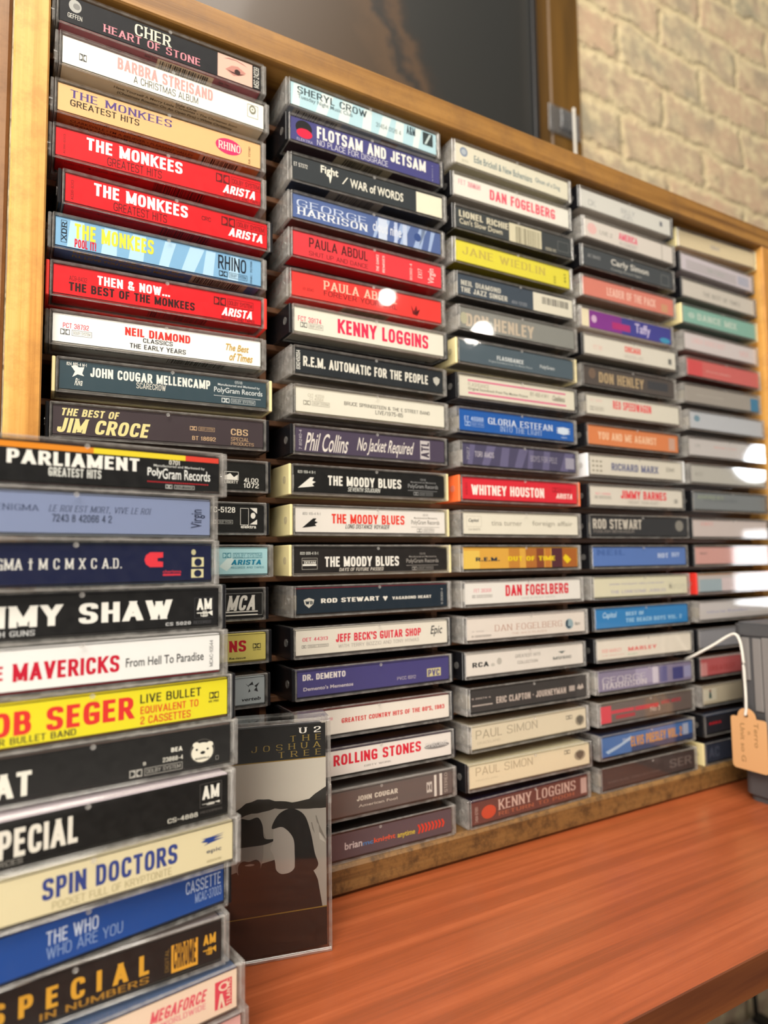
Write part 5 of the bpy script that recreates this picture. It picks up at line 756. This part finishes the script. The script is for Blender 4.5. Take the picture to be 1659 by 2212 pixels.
# ---------------------------------------------------------------- grey case with its price tag, right edge
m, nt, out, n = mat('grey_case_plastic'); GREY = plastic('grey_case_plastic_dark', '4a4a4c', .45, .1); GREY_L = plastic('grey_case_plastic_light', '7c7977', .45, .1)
bx = empty('carry_case', W(540, -90, ZT)); tag(bx, 'dark grey plastic case with rounded corners at the right end of the table', 'case')
BX0, BX1, BY0, BY1, BZ1 = 469.8, 640, -150, -27, 104
w = MB()
rr = 7; prof = []
for cx_, cy_, a0 in ((BX0 + rr, BY0 + rr, 180), (BX1 - rr, BY0 + rr, 270), (BX1 - rr, BY1 - rr, 0), (BX0 + rr, BY1 - rr, 90)):
    prof += [(cx_ + rr * math.cos((a0 + 15 * i) * D2R), cy_ + rr * math.sin((a0 + 15 * i) * D2R)) for i in range(7)]
ins = lambda d: [((x - (BX0 + BX1) / 2) * (1 - d / 85) + (BX0 + BX1) / 2, (y - (BY0 + BY1) / 2) * (1 - d / 62) + (BY0 + BY1) / 2) for x, y in prof]
w.prism(ins(.8), ZT + 5, BZ1, 2); w.prism(ins(3.0), ZT, ZT + 5, 2)
part(w, 'body', GREY, bx)
w = MB(); w.prism(ins(-1.2), BZ1, BZ1 + 7.5, 2); w.prism(ins(.3), BZ1 + 7.5, BZ1 + 9, 2); part(w, 'lid', GREY, bx)
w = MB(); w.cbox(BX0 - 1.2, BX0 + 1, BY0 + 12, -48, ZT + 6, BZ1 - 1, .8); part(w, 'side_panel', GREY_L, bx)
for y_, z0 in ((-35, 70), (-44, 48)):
    w = MB(); w.cbox(BX0 - .6, BX0 + 2, y_ - 3.2, y_ + 3.2, z0, BZ1 - 2, .6); part(w, 'highlight_rib', GREY_L, bx)  # raised strips whose highlights are put into the lighter grey

# price tag with its string
MANILA = plastic('manila_card', 'cf9f6c', .7, .2)
m, nt, out, n = mat('cotton_string'); p = n('ShaderNodeBsdfPrincipled', Base__Color=c4('e4e0d6'), Roughness=.9)
wv = n('ShaderNodeTexWave', Scale=420.0, Distortion=1.0); tc = n('ShaderNodeTexCoord'); nt.links.new(tc.outputs['Object'], wv.inputs['Vector'])
b = n('ShaderNodeBump', Strength=.6, Distance=.0006); nt.links.new(wv.outputs['Fac'], b.inputs['Height']); nt.links.new(b.outputs[0], p.inputs['Normal']); nt.links.new(p.outputs[0], out.inputs[0])
STRING = m
tg = empty('price_tag', W(463, -40, 4)); tag(tg, 'tan card price tag with pencil writing hanging by white string on the grey case', 'tag')
TXP = 463.0
def bezier_pts(P, N=8):
    o = []
    for i in range(len(P) - 1):
        p0, p1, p2, p3 = (Vector(P[max(min(j, len(P) - 1), 0)]) for j in (i - 1, i, i + 1, i + 2))
        for k in range(N):
            t = k / N; o.append(.5 * ((2 * p1) + (p2 - p0) * t + (2 * p0 - 5 * p1 + 4 * p2 - p3) * t * t + (3 * p1 - p0 - 3 * p2 + p3) * t ** 3))
    o.append(Vector(P[-1])); return o
# outline in (y, z): y runs towards the viewer with smaller values
oy, hz = -37.8, 46.0
def arc(cy, cz, r, a0, a1, k=6): return [(cy + r * math.cos((a0 + (a1 - a0) * i / k) * D2R), cz + r * math.sin((a0 + (a1 - a0) * i / k) * D2R)) for i in range(k + 1)]
ol = arc(-25.4 - 3, 5.4 + 3, 3, 0, -90) + arc(-52.5 + 2.5, 5.4 + 2.5, 2.5, 270, 180) + [(-52.5, 41)] + arc(-50.5, 41.5, 2, 180, 90, 3) + arc(oy, 43.5, 7.0, 180, 0, 12)[::1] + arc(-27.4, 41.5, 2, 90, 0, 3)
w = MB(); w.prism(ol[::-1], TXP - .35, TXP + .35, 0); part(w, 'tag_card', MANILA, tg)
w = MB(); w.cyl((TXP - .42, oy, 45.2), 1.3, .84, 0, 16); part(w, 'tag_hole', STEEL, tg)
w = MB(); g = lin('94744e')
pr = Print(w, lambda u, v, k: (TXP - .37 - .01 * k, -29 - u, 8 + v), g)
pr.text('Terro', 2.5, 2, 6, 20, g, 'V'); pr.text('&', 8.8, 9, 10.8, 12, g, 'V'); pr.text('Unit so G', 13, 4, 16.5, 32, g, 'V')
# the pencil lines run down the card
for i, q in enumerate(w.v): w.v[i] = (q[0], -29 - (20 - (-29 - q[1])) , 8 + (35 - (q[2] - 8)))
part(w, 'pencil_writing', CARD, tg)
sp = bezier_pts([(TXP - 1.5, oy, 45.5), (TXP - 1.2, -38.6, 52), (TXP - .5, -38.2, 70), (TXP - .2, -37.4, 88), (TXP + .4, -35.5, 99), (TXP + 1.4, -31.5, 104.2), (TXP + .5, -26, 102.5), (TXP - 4, -18, 96), (TXP - 7, -10, 90.5), (TXP - 8, -2.6, 86), (TXP - 8, 6, 82)])
w = MB(); w.tube(sp, 1.0); part(w, 'string', STRING, tg, True)

# ---------------------------------------------------------------- clip and cable on the window post
CLIPM = clear('clear_adhesive_clip', .1, .1, (.72, .75, .8, 1))
cl = empty('cable_clip', W(655, YW - 20, 770)); tag(cl, 'small clear plastic cable clip stuck on the oak window post', 'clip')
w = MB(); w.cbox(602, 660, YW - 17.5, YW - 14.2, 738, 778, 2, 0, 0); w.cbox(620, 646, YW - 22, YW - 17.5, 744, 774, 2, 0, 0); part(w, 'clip_body', [CLIPM], cl)
w = MB(); w.tube(bezier_pts([(640, YW - 25, 776), (641, YW - 25, 700), (645, YW - 25, 620), (643, YW - 24, 540), (645, YW - 25, 300), (645, YW - 25, 245), (646, YW - 60, 238)]), 1.9, 10)
cb_ = at0(w.build('cable', STRING, None, True)); tag(cb_, 'thin white cable running down the oak window post behind the rack', 'cable')
FILM = clear('clear_film', .22, .2, (.8, .76, .7, 1))

# ---------------------------------------------------------------- under the table
sb_ = empty('storage_box', W(880, 200, FLZ)); tag(sb_, 'grey storage box on the floor below the right end of the table', 'box')
GBOX = plastic('grey_box_plastic', '8f8a82', .6)
w = MB(); w.cbox(700, 951, 120, 280, FLZ, -530, 4); part(w, 'body', GBOX, sb_)
w = MB(); w.cbox(695, 953, 116, 284, -530, -507, 3); part(w, 'lid', GBOX, sb_)
w = MB(); w.cbox(936, 956, 180, 278, -540, -500, 2); part(w, 'latch', STEEL, sb_)
w = MB(); w.tube(bezier_pts([(964, 292, -300), (966, 292, -450), (972, 291, -560), (968, 285, -700), (975, 270, FLZ + 4)]), 3.2, 8)
tag(at0(w.build('power_cord', STEEL, None, True)), 'black cord hanging down the brick wall below the table', 'cord')
